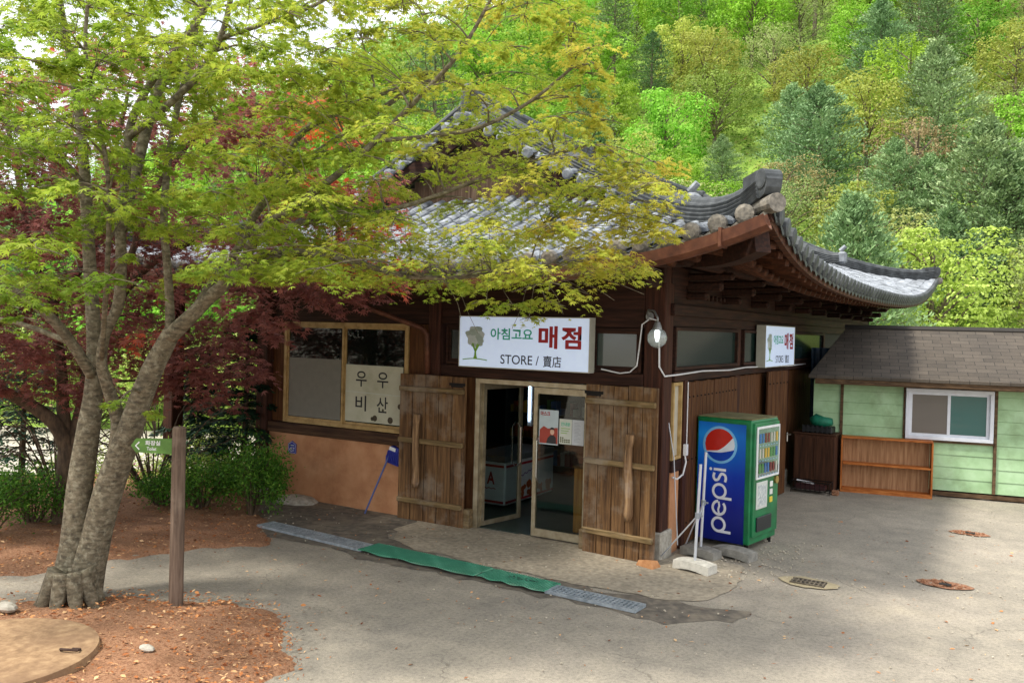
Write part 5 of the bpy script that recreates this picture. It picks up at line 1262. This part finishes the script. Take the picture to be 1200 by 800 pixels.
t.limb([(222,374,8.0,7),(250,330,8.1,7),(280,290,8.15,6),(300,250,8.2,5.5),(330,215,8.3,5),(370,180,8.4,4.5),(430,140,8.4,4),(500,90,8.5,3)],s=1)
t.limb([(300,280,7.5,5),(350,262,7.4,5),(410,255,7.3,4),(480,240,7.2,3.5),(550,215,7.2,3),(620,190,7.1,2.5),(690,170,7.1,2)],s=1)
t.limb([(440,165,7.1,3.5),(500,160,7.1,3),(560,150,7.0,3),(620,120,7.0,2.5),(670,80,7.0,2)],s=1)
t.limb([(108,440,8.4,8),(84,402,8.2,7.5),(55,368,8.0,7),(15,340,7.8,6),(-60,300,7.5,5),(-140,250,7.4,3.5)],s=1)
t.limb([(101,225,8.4,5),(80,195,8.2,4.5),(37,165,7.9,4),(0,137,7.7,4),(-70,90,7.5,3)],s=1)
t.limb([(142,270,8.0,8),(158,205,8.3,7.5),(184,110,8.6,7.5),(215,50,8.8,6),(245,0,9.0,5),(300,-100,9.0,3)],s=1)
t.limb([(152,160,7.9,5),(195,125,7.6,5),(235,85,7.4,5),(258,45,7.3,4.5),(270,0,7.2,4),(280,-80,7.1,3)],s=1)
t.limb([(258,45,7.3,3.5),(310,28,7.2,3),(375,3,7.1,2.5),(450,-50,7.0,2)],s=1)
t.limb([(322,222,8.3,5),(350,160,8.1,5),(390,135,8.0,4.5),(440,112,7.8,3.5),(520,92,7.7,2.5)],s=1)
t.limb([(119,425,8.2,4),(128,250,7.2,3.5),(118,150,6.9,3),(100,60,6.7,3),(110,-60,6.6,2)],s=1)
for a_ in range(9):
    an=a_*.7+.3; b0=root.location+Vector((math.cos(an)*.12,math.sin(an)*.12,.34)); e=root.location+Vector((math.cos(an)*.34,math.sin(an)*.31,-.02)); t.mb.tube(smoothpath([b0,b0.lerp(e,.6)-Vector((0,0,.06)),e],[.09,.07,.03])[0],np.linspace(.09,.025,9).tolist(),8)
rnd=random.Random(21)
crown=[(-260,-330),(640,-330),(700,-120),(690,0),(702,60),(690,125),(722,165),(782,195),(800,262),(752,296),(758,318),(700,330),(640,334),(560,330),(480,335),(420,322),(330,325),(255,330),(190,305),(140,335),(60,330),(30,400),(-60,420),(-260,380)]
cs=[];Rs=[];N=[]
def ok3(c,minz=1.5):
    # keep the foliage clear of the store roof
    x,y,z=c
    if x>XL-.2 and x<XR+.5 and y>YF-.6:
        return z>ztop(max(XL,min(XR,x)),max(YF,y),'F')+.35 and y<2.5
    return z>minz
tries=0
while len(cs)<360 and tries<20000:
    tries+=1; x=rnd.uniform(-260,805); y=rnd.uniform(-330,420)
    if not inpoly(x,y,crown): continue
    if y<-10 and rnd.random()<.86: continue
    if x<-10 and rnd.random()<.75: continue
    # airy interior around the bare limbs
    if x<330 and 130<y and rnd.random()<.4: continue
    if x<330 and y<130 and rnd.random()<.28: continue
    if x<260 and y>255 and not (x<50 or (250<x)): 
        if rnd.random()<.8: continue
    if 430<x<650 and 70<y<270 and rnd.random()<.62: continue
    d=rnd.uniform(5.9,9.2) if x<350 else rnd.uniform(6.1,8.3)
    if x>640: d=rnd.uniform(6.2,7.6)
    c=P(x,y,d)
    if not ok3(c): continue
    rr_=rnd.uniform(.22,.46)*(d/7.5); 
    if any((c-q).length<.30 for q in cs): continue
    cs.append(c); Rs.append(rr_); N.append(int(150*(rr_/.38)**2*(1.5 if x>330 else 1.15)))
# extra sprays the photograph shows singly
for (x,y,d,r_,n) in ((165,482,7.4,.17,34),(140,470,7.5,.14,24),(12,350,6.6,.22,50),(30,372,6.6,.14,26),(600,356,6.9,.24,90),(640,352,6.9,.22,80),(570,352,6.9,.16,45),(620,372,6.9,.13,30),(150,300,7.3,.14,30),(140,262,7.4,.2,50),(170,228,7.3,.18,45),(720,300,6.8,.3,120),(690,318,6.8,.26,90),(600,322,6.9,.3,120),(520,330,7,.26,90),(760,272,6.7,.26,110),(745,205,6.8,.3,120),(780,262,6.7,.18,50),(450,325,7.1,.26,90),(380,318,7.2,.25,80),(300,320,7.4,.2,50),(780,240,6.7,.22,70),(760,215,6.8,.22,80),(730,250,6.8,.28,110),(660,270,6.9,.3,120),(735,190,6.9,.24,80),(710,140,6.9,.24,80),(690,75,6.9,.24,90),(640,150,6.9,.3,120),(600,200,7,.3,120),(440,210,7.2,.3,110),(380,240,7.3,.3,110),(330,300,7.4,.3,110),(250,320,7.5,.22,60),(300,215,7.6,.3,90),(260,180,7.6,.3,90),(330,180,7.6,.3,90),(665,40,6.8,.3,120),(680,100,6.8,.28,120),(640,240,6.8,.3,120),(700,240,6.8,.3,120),(560,280,7,.3,120),(480,280,7,.3,120),(420,270,7.1,.3,110)):
    cs.append(P(x,y,d)); Rs.append(r_); N.append(int(n*1.5 if x>330 else n*1.2))
order=sorted(range(len(cs)),key=lambda i:min((cs[i]-p).length for p,_ in t.nodes))
for i in order:
    t.branch_to(cs[i]); 
    twigs(t.mb,cs[i],Rs[i],rnd,5)
# a few bare twigs at the low outer edge
for (x,y,d) in ((690,345,6.9),(720,352,6.9),(660,368,6.9),(560,390,6.95),(540,372,6.95),(755,345,6.85),(600,385,6.9)):
    o=t.branch_to(P(x,y,d),r1=.002)
t.mb.build('trunk',M_bark,root,smooth=True,recalc=False)
def tg(c):
    v=Vector(c)-CAM; X=v.dot(_rt)/max(.1,v.dot(_h)); zz=v.z/max(.1,v.dot(_h)); base=.2+.72*(X+.40)+.1*max(0,zz); return max(.05,min(.92,base))
A,D,Nn,S,T_=pad_leaves(cs,Rs,N,5,lambda c:.046 if c[0]>-1.2 else .062,flat=.13,droop=.3,tintf=tg)
# leaves are smaller on the far right sprays
cr=quads('crown',A,D,Nn,S,S,T_,M_mapleg,template=MT)
def reparent(o,root):
    o.parent=root; o.data.transform(Matrix.Translation(-Vector(root.location))); return o
reparent(cr,root)
print('green leaves',len(A))
# ---------------------------------------------------------------- red maple behind
rb=P(72,622,11.2); rb.z=0
root=empty('red_maple_tree',tuple(rb),'dark stemmed red leaved maple standing just behind the near green maple','tree')
t=Tree(5)
t.limb([(72,640,11.2,24),(74,600,11.2,19),(78,560,11.2,17),(80,520,11.2,17)],n=12)
t.limb([(80,530,11.2,15),(66,498,11.1,13),(35,474,11,11),(-5,452,10.8,9),(-70,400,10.6,7),(-120,320,10.6,4)])
t.limb([(80,530,11.2,13),(74,480,11.2,11),(72,430,11.3,9),(60,360,11.4,8),(35,290,11.5,6),(20,200,11.6,5),(0,110,11.6,3)])
t.limb([(84,530,11.2,14),(95,480,11.3,11),(108,420,11.4,10),(140,350,11.4,8),(190,300,11.3,7),(260,275,11.2,5),(340,290,11,4),(420,320,10.8,3)])
t.limb([(140,350,11.4,7),(160,280,11.5,6),(190,210,11.6,5),(240,150,11.7,4),(300,110,11.8,3)])
t.limb([(60,360,11.4,6),(110,290,11.2,5),(130,200,11,4),(150,110,11,3)])
rpoly=[(-160,150),(0,60),(120,40),(250,40),(330,80),(420,160),(455,230),(470,300),(455,330),(420,352),(370,345),(330,375),(300,425),(280,468),(235,480),(200,462),(130,430),(120,470),(60,468),(-20,455),(-160,420)]
cs=[];Rs=[];N=[];tries=0; rnd=random.Random(33)
while len(cs)<330 and tries<20000:
    tries+=1; x=rnd.uniform(-160,470); y=rnd.uniform(40,485)
    if not inpoly(x,y,rpoly): continue
    if y<230 and rnd.random()<.35: continue
    if x<280 and y>370 and rnd.random()<.1: continue
    d=rnd.uniform(9.6,12.6) if x<300 else rnd.uniform(9.4,10.9)
    c=P(x,y,d)
    if not ok3(c,1.0): 
        if c.y>-1.35 and c.x>-9.7: continue
        if c.z<1: continue
    if any((c-q).length<.33 for q in cs): continue
    r_=rnd.uniform(.28,.52); cs.append(c);Rs.append(r_);N.append(int(110*(r_/.4)**2))
for (x,y,d,r_,n) in ((310,365,9.6,.3,90),(340,378,9.6,.24,70),(375,352,9.6,.28,80),(405,340,9.6,.25,70),(440,345,9.6,.2,50),(325,395,9.7,.18,40),(285,350,10,.35,110),(260,400,10,.35,110),(250,440,10.2,.33,90),(275,460,10.2,.22,40),(225,380,10.4,.35,110),(225,440,10.6,.3,80)):
    cs.append(P(x,y,d));Rs.append(r_);N.append(n)
for i in sorted(range(len(cs)),key=lambda i:min((cs[i]-p).length for p,_ in t.nodes)): t.branch_to(cs[i])
t.mb.build('trunk',M_barkd,root,smooth=True,recalc=False)
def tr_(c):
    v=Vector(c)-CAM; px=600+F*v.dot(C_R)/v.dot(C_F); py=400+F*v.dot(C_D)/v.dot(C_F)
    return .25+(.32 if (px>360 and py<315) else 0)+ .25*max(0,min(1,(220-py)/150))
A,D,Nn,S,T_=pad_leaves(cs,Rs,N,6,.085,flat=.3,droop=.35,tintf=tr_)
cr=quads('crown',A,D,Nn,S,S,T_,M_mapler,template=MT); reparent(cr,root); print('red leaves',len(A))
# ---------------------------------------------------------------- shrubs
def shrub(name,base,w,h,n,leaf,mat,label,cat='shrub',seed=1,tint=.5,stems=14,bark=M_barkd,lw=.5,group=None,spread=1,lowz=.05,tstd=.15):
    base=Vector(base); root=empty(name,tuple(base),label,cat,group); g_=np.random.default_rng(seed); rr=random.Random(seed)
    m=MB(); tips=[]
    for i in range(stems):
        a=rr.uniform(0,6.28); q=rr.uniform(.2,1)*spread; e=base+Vector((math.cos(a)*w*q,math.sin(a)*w*q,h*rr.uniform(.45,1)*(1-.25*q*q))); mid=base.lerp(e,.5)+Vector((0,0,h*.12)); m.tube([base+Vector((math.cos(a)*.04,math.sin(a)*.04,-.03)),mid,e],[.012+.006*h,.008,.003],5); tips+= [e,mid.lerp(e,.5)]
        for k in range(3):
            b=a+rr.uniform(-1,1); f=mid.lerp(e,rr.random()); e2=f+Vector((math.cos(b)*w*.3,math.sin(b)*w*.3,rr.uniform(-.05,.2)*h)); m.tube([f,e2],[.005,.002],4); tips.append(e2)
    m.build('stems',bark,root,recalc=False)
    T3=np.array([list(p) for p in tips]); k=g_.integers(0,len(T3),n); A=T3[k]+g_.normal(0,1,(n,3))*np.array([w*.2,w*.2,h*.13]); A[:,2]=np.maximum(A[:,2],base.z+lowz)
    D=unit(g_.normal(0,1,(n,3))+np.array([0,0,.2])); Nn=unit(g_.normal(0,.6,(n,3))+np.array([0,0,1])); Nn=unit(Nn-D*np.sum(Nn*D,1,keepdims=True))
    S=leaf*g_.uniform(.6,1.3,n); T_=np.clip(tint+g_.normal(0,tstd,n)+.25*g_.normal(0,.5,len(T3))[k],0,1)
    o=quads('foliage',A,D,Nn,S,S*lw,T_,mat); reparent(o,root); return root
M_shg=leafmat('bright_shrub_leaf',[(0,'#2f561a'),(.5,'#52842a'),(1,'#8fb848')],trans=.4); M_con=leafmat('dark_conifer_leaf',[(0,'#12281c'),(.5,'#1d3c28'),(1,'#35583a')],trans=.15)
M_yel=leafmat('yellow_green_leaf',[(0,'#6c9a35'),(.5,'#a4bf55'),(1,'#d8dc8a')],trans=.45); M_pink=leafmat('azalea_petal',[(0,'#b04f9a'),(.5,'#d070bb'),(1,'#e7a5d9')],trans=.4)
def G(px,py): 
    d=(C_R*((px-600)/F)+C_D*((py-400)/F)+C_F); k=-CAM.z/d.z; q=CAM+d*k; return Vector((q.x,q.y,0))
for i,(px,py,w_,h_,n,lab) in enumerate(((285,612,.45,1.0,5200,'bushy bright green shrub at the end of the steel grating'),(225,604,.5,.75,4200,'spreading green shrub directly behind the signpost'),(175,600,.45,.5,2200,'low green shrub between the signpost and the near maple'),(20,622,.6,.75,5000,'dark green shrub at the edge of the far mulch, beneath the red maple'),(-40,640,.6,.9,2500,'green shrub at the far end of the mulch strip'))):
    b=G(px,py); b=b+_h*.35; b.z=0; shrub('green_shrub',b,w_,h_,n,.045,M_shg,lab,seed=40+i,tint=.45,stems=22,group='green shrubs beside the mulch')
# dark conifer with drooping flat sprays, and a second one far left
def conifer(base,h,w,label,seed,n=14000,group=None):
    root=empty('dark_conifer_tree',tuple(base),label,'tree',group); rr=random.Random(seed); g_=np.random.default_rng(seed); m=MB(); base=Vector(base); m.tube([base-Vector((0,0,.1)),base+Vector((.05,0,h*.5)),base+Vector((0,.05,h))],[.06,.04,.012],8)
    cen=[];dirs=[]
    for i in range(46):
        z=h*(.1+.88*i/45); a=i*2.4+rr.uniform(-.3,.3); L=w*(1.05-.75*(i/45)**1.2)*rr.uniform(.7,1.15); e=base+Vector((math.cos(a)*L,math.sin(a)*L,z-.12*L)); s0=base+Vector((0,0,z)); md=s0.lerp(e,.5)+Vector((0,0,.07*L)); m.tube([s0,md,e],[.014,.009,.003],5)
        for k in range(int(n/46)):
            f=rr.random()**.7; p=(s0.lerp(md,f*2) if f<.5 else md.lerp(e,f*2-1)); sd=Vector((-math.sin(a),math.cos(a),0))*rr.gauss(0,.13*L*(1.2-f)+.03); cen.append(p+sd+Vector((0,0,rr.gauss(0,.02)-.25*sd.length))); b=a+ (1.0 if sd.dot(Vector((-math.sin(a),math.cos(a),0)))>0 else -1.0)*rr.uniform(.3,1.1); dirs.append((math.cos(b),math.sin(b),-.3+rr.gauss(0,.15)))
    m.build('trunk',M_barkd,root,recalc=False); A=np.array([list(p) for p in cen]); D=unit(np.array(dirs)); Nn=unit(np.tile([0,0,1.],(len(A),1))+g_.normal(0,.35,(len(A),3))); Nn=unit(Nn-D*np.sum(Nn*D,1,keepdims=True)); S=g_.uniform(.05,.12,len(A))
    o=quads('foliage',A,D,Nn,S,S*.42,np.clip(g_.normal(.45,.2,len(A)),0,1),M_con); reparent(o,root)
b=G(262,585)+_h*.9; b.z=0; conifer(b,2.9,1.05,'dark drooping conifer close to the orange wall corner of the store',3)
b=G(215,560)+_h*.6; b.z=0; conifer(b,2.3,.8,'smaller dark conifer between the signpost and the taller conifer',9,9000)
b=G(5,560)+_h*.5; b.z=0; conifer(b,2.4,1.0,'dark conifer at the far end of the view behind the red maple',12,6000)
# pale sunlit lane and low wall beyond the bank
ln=[tuple(cw(X,D,0).xy) for X,D in ((-26,15.6),(-12,15.2),(-6.2,15.8),(-4.9,19),(-5.2,24.5),(-12,25.5),(-28,26))]
ln_=MB(); ln_.add([(p[0],p[1],-.58) for p in ln],[tuple(range(len(ln)))]); o=ln_.build('lane',surf('pale_lane_gravel',['#968f80','#aca595','#bdb6a6'],scale=3,rough=.95,bmp=.4,bd=.02),recalc=False); 
if o.data.polygons[0].normal.z<0: o.data.flip_normals()
tag(o,kind='structure')
specs=[]
rr=random.Random(77)
for i in range(26):
    px=rr.uniform(-120,330); D_=rr.choice([rr.uniform(13.4,15.2),rr.uniform(25,30),rr.uniform(25,32)]); X=(px-600)/F*D_
    specs.append((X,D_,rr.uniform(.7,1.2) if D_<16 else rr.uniform(1.3,2.1),rr.uniform(.6,1.1) if D_<16 else rr.uniform(1.6,3.2)))
for i,(X,D_,w_,h_) in enumerate(specs):
    b=cw(X,D_,ground_z(X,D_)-.02)
    shrub('pale_shrub',b,w_,h_,1500 if D_<16 else 2600,.055 if D_<16 else .12,M_yel,'sunlit yellow green shrub on the bank before the pale lane' if D_<16 else 'tall sunlit yellow green shrub beyond the pale lane',seed=100+i,tint=rr.uniform(.25,.75),stems=12,group='shrubs on the near bank' if D_<16 else 'shrubs beyond the lane')
b=cw(-6.2,15.0,-.45); shrub('pink_azalea',b,.45,.62,900,.06,M_pink,'small pink flowering azalea seen past the green arrow board','shrub',seed=5,tint=.5,stems=12)
# leafless arching twigs between the trunks
for i,(px,py,lab) in enumerate(((30,600,'bare arching twiggy bush left of the red maple stem'),(150,600,'bare arching twiggy bush between the two maples and the conifer'))):
    b=G(px,py)+_h*.8; b.z=0; root=empty('bare_twig_bush',tuple(b),lab,'bush'); m=MB()
    for k in range(26):
        a=rr.uniform(0,6.28); L=rr.uniform(.6,1.5); e=b+Vector((math.cos(a)*L,math.sin(a)*L,rr.uniform(.5,1.6))); md=b.lerp(e,.5)+Vector((0,0,rr.uniform(.2,.5))); m.tube(smoothpath([b,md,e],[.014,.009,.003])[0],np.linspace(.013,.003,9).tolist(),5)
        for q in range(4): f=md.lerp(e,rr.random()); m.tube([f,f+Vector((rr.uniform(-.4,.4),rr.uniform(-.4,.4),rr.uniform(-.1,.3)))],[.005,.002],4)
    m.build('twigs',M_barkd,root,recalc=False)
# ---------------------------------------------------------------- hillside forest
LM={
 'bright':leafmat('spring_green_foliage',[(0,'#749e30'),(.5,'#96c440'),(1,'#bce066')],trans=.4,objvar=1),
 'yellow':leafmat('yellow_green_foliage',[(0,'#8ca044'),(.5,'#aec05a'),(1,'#d0e084')],trans=.4,objvar=1),
 'pale':leafmat('olive_budding_foliage',[(0,'#869a56'),(.5,'#a4b26c'),(1,'#c4cc90')],trans=.35,objvar=1),
 'bud':leafmat('brown_budding_foliage',[(0,'#8f8454'),(.5,'#ab9f6c'),(1,'#c6ba88')],trans=.3,objvar=.8),
 'pine':leafmat('blue_pine_needles',[(0,'#5f7f52'),(.5,'#7f9f6a'),(1,'#a5bd84')],trans=.15,objvar=.7),
 'dpine':leafmat('dark_pine_needles',[(0,'#42623c'),(.5,'#62864f'),(1,'#8eaa6c')],trans=.15,objvar=.8)}
def broad(kind,seed,h=7.5,w=3.1,n=5200,leaf=.25,open_=0):
    n=int(n*2.2); leaf*=.66
    g_=np.random.default_rng(seed); rr=random.Random(seed)
    root=empty('hill_tree',(0,0,0)); m=MB(); lean=Vector((rr.uniform(-.5,.5),rr.uniform(-.5,.5),0)); tp=Vector((0,0,h*.85))+lean
    m.tube([(0,0,-.8),Vector((0,0,h*.35))+lean*.3,tp],[.17,.12,.03],7); blobs=[]
    nb=rr.randint(20,30)
    for i in range(nb):
        a=i*2.399+rr.uniform(-.3,.3); f=(i+.5)/nb; z=h*(.34+.62*f); rad_=w*math.sqrt(max(.05,1-((z/h-.58)/.46)**2))*rr.uniform(.55,.98); c=Vector((math.cos(a)*rad_,math.sin(a)*rad_,z))+lean*f
        if i%5==0: c=Vector((c.x*.25,c.y*.25,c.z))
        s0=Vector((0,0,max(h*.22,z-rad_*.8)))+lean*f*.6; m.tube([s0,s0.lerp(c,.55)+Vector((0,0,.2)),c],[.06,.04,.015],5,caps=False)
        blobs.append((c,rr.uniform(.7,1.25)*w/3.1))
    m.build('trunk',M_barkf,root,recalc=False)
    nn_=n//nb; A=[];T_=[];NN=[]
    for c,r_ in blobs:
        u=unit(g_.normal(0,1,(nn_,3))); rad_=r_*g_.uniform(.35,1.08,(nn_,1))**.6; q=u*rad_*np.array([1.05,1.05,.72]); 
        # lumpy sub clusters
        q+=.16*r_*np.sin(q*7/r_+c.x); A.append(q+np.array(c)); NN.append(u+np.array([0,0,.7])); T_.append(np.clip(.42+g_.normal(0,.12)+g_.normal(0,.08,nn_),0,1))
    A=np.concatenate(A);NN=unit(np.concatenate(NN)+g_.normal(0,.45,(len(A),3))); D=unit(np.cross(NN,g_.normal(0,1,(len(A),3)))); S=leaf*g_.uniform(.55,1.3,len(A))
    k=int(len(A)*(1-open_)); sel=g_.permutation(len(A))[:k]
    o=quads('crown',A[sel],D[sel],NN[sel],S[sel],S[sel]*.8,np.concatenate(T_)[sel],LM[kind],template=DIA); reparent(o,root); return root
def pine(kind,seed,h=8.5,w=2.9,n=14000,bare=.12):
    g_=np.random.default_rng(seed); rr=random.Random(seed); root=empty('hill_pine',(0,0,0)); m=MB(); m.tube([(0,0,-.8),(rr.uniform(-.2,.2),0,h*.5),(0,0,h)],[.18,.13,.02],7)
    cen=[];di=[];tt=[]; NB=70
    for i in range(NB):
        f=i/NB; z=h*(bare+(1-bare)*f); a=i*2.399+rr.uniform(-.4,.4); L=w*(1-f**2.1)*rr.uniform(.65,1.12)*(.75+.25*min(1,f*4))+.25; e=Vector((math.cos(a)*L,math.sin(a)*L,z+.22*L)); s0=Vector((0,0,z)); m.tube([s0,e],[.035,.01],4,caps=False); t0=rr.gauss(.5,.12)
        for k in range(n//NB):
            q=rr.random()**.6; p=s0.lerp(e,q); sg=.17*L*(1.1-q*.6)+.06; p=p+Vector((rr.gauss(0,sg),rr.gauss(0,sg),rr.gauss(0,.13)+.05)); cen.append(p); b=a+rr.gauss(0,.8); di.append((math.cos(b),math.sin(b),rr.uniform(.2,1.3))); tt.append(t0+rr.gauss(0,.09)+.15*(q-.5))
    m.build('trunk',M_barkf,root,recalc=False); A=np.array([list(p) for p in cen]); D=unit(np.array(di)); NN=unit(g_.normal(0,1,(len(A),3))); NN=unit(NN-D*np.sum(NN*D,1,keepdims=True)); S=g_.uniform(.12,.25,len(A))
    o=quads('crown',A,D,NN,S,S*.42,np.clip(tt,0,1),LM[kind],template=DIA); reparent(o,root); return root
protos={'bright':[broad('bright',1),broad('bright',2,8.5,3.4),broad('bright',3,6.5,3.0)],
 'yellow':[broad('yellow',4,7,3.2,4600,.23,.1),broad('yellow',5,6,2.9,4600,.22,.1)],
 'pale':[broad('pale',6,6.5,3.0,4600,.19,.25),broad('pale',7,7.5,3.1,4800,.19,.3)],
 'bud':[broad('bud',8,5.5,2.8,4600,.15,.3),broad('bud',9,6,2.7,4400,.15,.35)],
 'pine':[pine('pine',10),pine('pine',11,7.5,2.8)],
 'dpine':[pine('dpine',12,10,2.3,5200,.35),pine('dpine',13,8.5,2.4,5600,.25)]}
LAB={'bright':'full fresh green broadleaf tree among the hillside forest','yellow':'yellow green broadleaf tree in new leaf on the hillside','pale':'olive tinted tree just coming into leaf on the hillside','bud':'brownish tree still in bud with thin twigs on the hillside','pine':'blue green pine with upswept branches on the hillside','dpine':'dark slender pine with a bare lower stem on the hillside'}
GRP={k:v+'s' for k,v in {'bright':'fresh green broadleaf tree','yellow':'yellow green broadleaf tree','pale':'olive budding tree','bud':'brown budding tree','pine':'blue green hillside pine','dpine':'dark slender hillside pine'}.items()}
used=set()
def put(kind,loc,sc,rz,label=None,tilt=0):
    k=rr.randrange(len(protos[kind])); src=protos[kind][k]
    if (kind,k) not in used: r_=src; used.add((kind,k))
    else:
        r_=src.copy(); COL.objects.link(r_)
        for ch in src.children: c=ch.copy(); COL.objects.link(c); c.parent=r_
    r_.location=loc; r_.rotation_euler=(0,0,rz); r_.scale=(sc[0],sc[0],sc[1]) if isinstance(sc,tuple) else (sc,sc,sc)
    tag(r_,label or LAB[kind],'tree',None if label else GRP[kind]);
    if label and 'group' in r_: del r_['group']
    return r_
def onhill(px,py):
    """where the line of sight through (px,py) meets the hillside (planned once, then it is just a place on the hill)"""
    d=(C_R*((px-600)/F)+C_D*((py-400)/F)+C_F)
    for i in range(400):
        s=20+i*.35; q=CAM+d*s; v=q-CAM; X=v.dot(_rt);D_=v.dot(_h)
        if q.z<ground_z(X,D_): return X,D_
    return None
taken=[]
marks=[ # crown foot px,py, kind, scale, label
 (958,262,'pine',1.1,'tall blue green pine standing just past the curled corner ridge of the store roof'),
 (925,222,'pine',.8,'smaller blue green pine behind the tall pine past the roof corner'),
 (1030,130,'pine',.95,'blue green pine highest above the budding trees, beside the bright green crown'),
 (1095,110,'dpine',.95,'dark pine with a pale stem near the top of the hillside'),
 (1015,215,'yellow',1.0,'layered pale yellow green tree right of the tall blue pine'),
 (1068,170,'bright',.85,'vivid green tree between the dark pines and the layered yellow tree'),
 (1070,275,'bud',1.1,'broad brown budding tree in the middle of the lower hillside'),
 (1045,315,'pine',.8,'grey green pine low on the hill above the far roof corner'),
 (1085,320,'pine',.7,'small grey green pine low on the hill beside the far roof corner'),
 (1150,360,'pine',1.05,'large grey green pine directly behind the green shed roof'),
 (1110,385,'pine',.75,'smaller grey green pine just left of the large one behind the shed'),
 (1190,370,'pine',1.0,'large grey green pine behind the shed at the edge of the view'),
 (880,80,'bright',1.1,'broad vivid green tree high on the hill above the roof corner'),
 (800,90,'bright',1.0,'vivid green tree on the upper hill left of the broad one'),
 (1000,345,'yellow',.8,'low yellow green tree directly above the sweeping side eave'),
 (845,245,'pine',.55,'small blue green pine just behind the gable ridge end')]
for px,py,kind,sc,lab in marks:
    h_=onhill(px,py)
    if not h_: continue
    X,D_=h_; taken.append((X,D_,2.3)); put(kind,cw(X,D_,ground_z(X,D_)-.1),sc*1.0,rr.uniform(0,6.28),lab)
cnt=0;tries=0
while cnt<268 and tries<30000:
    tries+=1
    D_=math.sqrt(rr.uniform(29**2,108**2)); px=rr.uniform(-40,1330) if rr.random()<.85 else rr.uniform(-200,1500); X=(px-600)/F*D_
    if px<400 and D_>80 and rr.random()<.4: continue
    p=cw(X,D_)
    if p.x>-12 and p.x<8 and p.y<20.5: continue
    if D_<34 and rr.random()<.3: continue
    gap=3.0+.012*D_
    if any(math.hypot(X-a,D_-b)<gap*g/2.3 if g else False for a,b,g in taken): continue
    az=(px-400)/800; u=rr.random(); 
    field=.5+.5*math.sin(X*.16+1.0)*math.cos(D_*.11+X*.05)
    if px<700: kind='bright' if u<.55+.2*field else ('yellow' if u<.85 else ('dpine' if u<.95 else 'pale'))
    else:
        if field>.62: kind='bright' if u<.45 else('yellow' if u<.7 else 'pale')
        elif field>.35: kind='pale' if u<.35 else ('yellow' if u<.65 else ('bud' if u<.8 else 'dpine'))
        else: kind='pine' if u<.2 else ('bud' if u<.32 else ('yellow' if u<.58 else ('bright' if u<.8 else 'pale')))
        if D_<46 and px>930: kind='pine' if u<.45 else ('yellow' if u<.62 else 'pale')
        if D_>75 and px<950: kind='bright' if u<.6 else ('yellow' if u<.8 else 'dpine')
    s=rr.uniform(.72,1.08) if D_<70 else rr.uniform(.85,1.2)
    put(kind,cw(X,D_,ground_z(X,D_)-.15),(s,s*rr.uniform(.85,1.15)),rr.uniform(0,6.28)); taken.append((X,D_,2.3)); cnt+=1
for k,v in protos.items():
    for i,r_ in enumerate(v):
        if (k,i) not in used:
            for ch in list(r_.children): bpy.data.objects.remove(ch)
            bpy.data.objects.remove(r_)
print('hill trees',cnt,tries)
# undergrowth between them
g_=np.random.default_rng(55); n=170000; D_=np.sqrt(g_.uniform(27.5**2,110**2,n)); px=g_.uniform(-100,1350,n); X=(px-600)/F*D_
Z=np.array([ground_z(a,b) for a,b in zip(X,D_)])+g_.uniform(0,.8,n)**1.5
PP=np.array(CAM)[None,:]+np.outer(X,np.array(_rt))+np.outer(D_,np.array(_h)); PP[:,2]=Z
msk=~((PP[:,0]>-11)&(PP[:,0]<7.5)&(PP[:,1]<17.5)); PP=PP[msk]; m_=len(PP)
NN=unit(g_.normal(0,.5,(m_,3))+np.array([0,-.3,1])); D2=unit(np.cross(NN,g_.normal(0,1,(m_,3)))); S=g_.uniform(.12,.32,m_)
o=quads('undergrowth',PP,D2,NN,S,S*.7,np.clip(g_.normal(.45,.22,m_)+.25*np.sin(PP[:,0]*.2)*np.cos(PP[:,1]*.17),0,1),leafmat('undergrowth_leaf',[(0,'#3f6a1c'),(.4,'#6d9a34'),(.7,'#93b14b'),(1,'#a68f63')],trans=.3),template=DIA)
tag(o,'mixed green and brown undergrowth covering the forest floor of the hillside','undergrowth',kind='stuff')
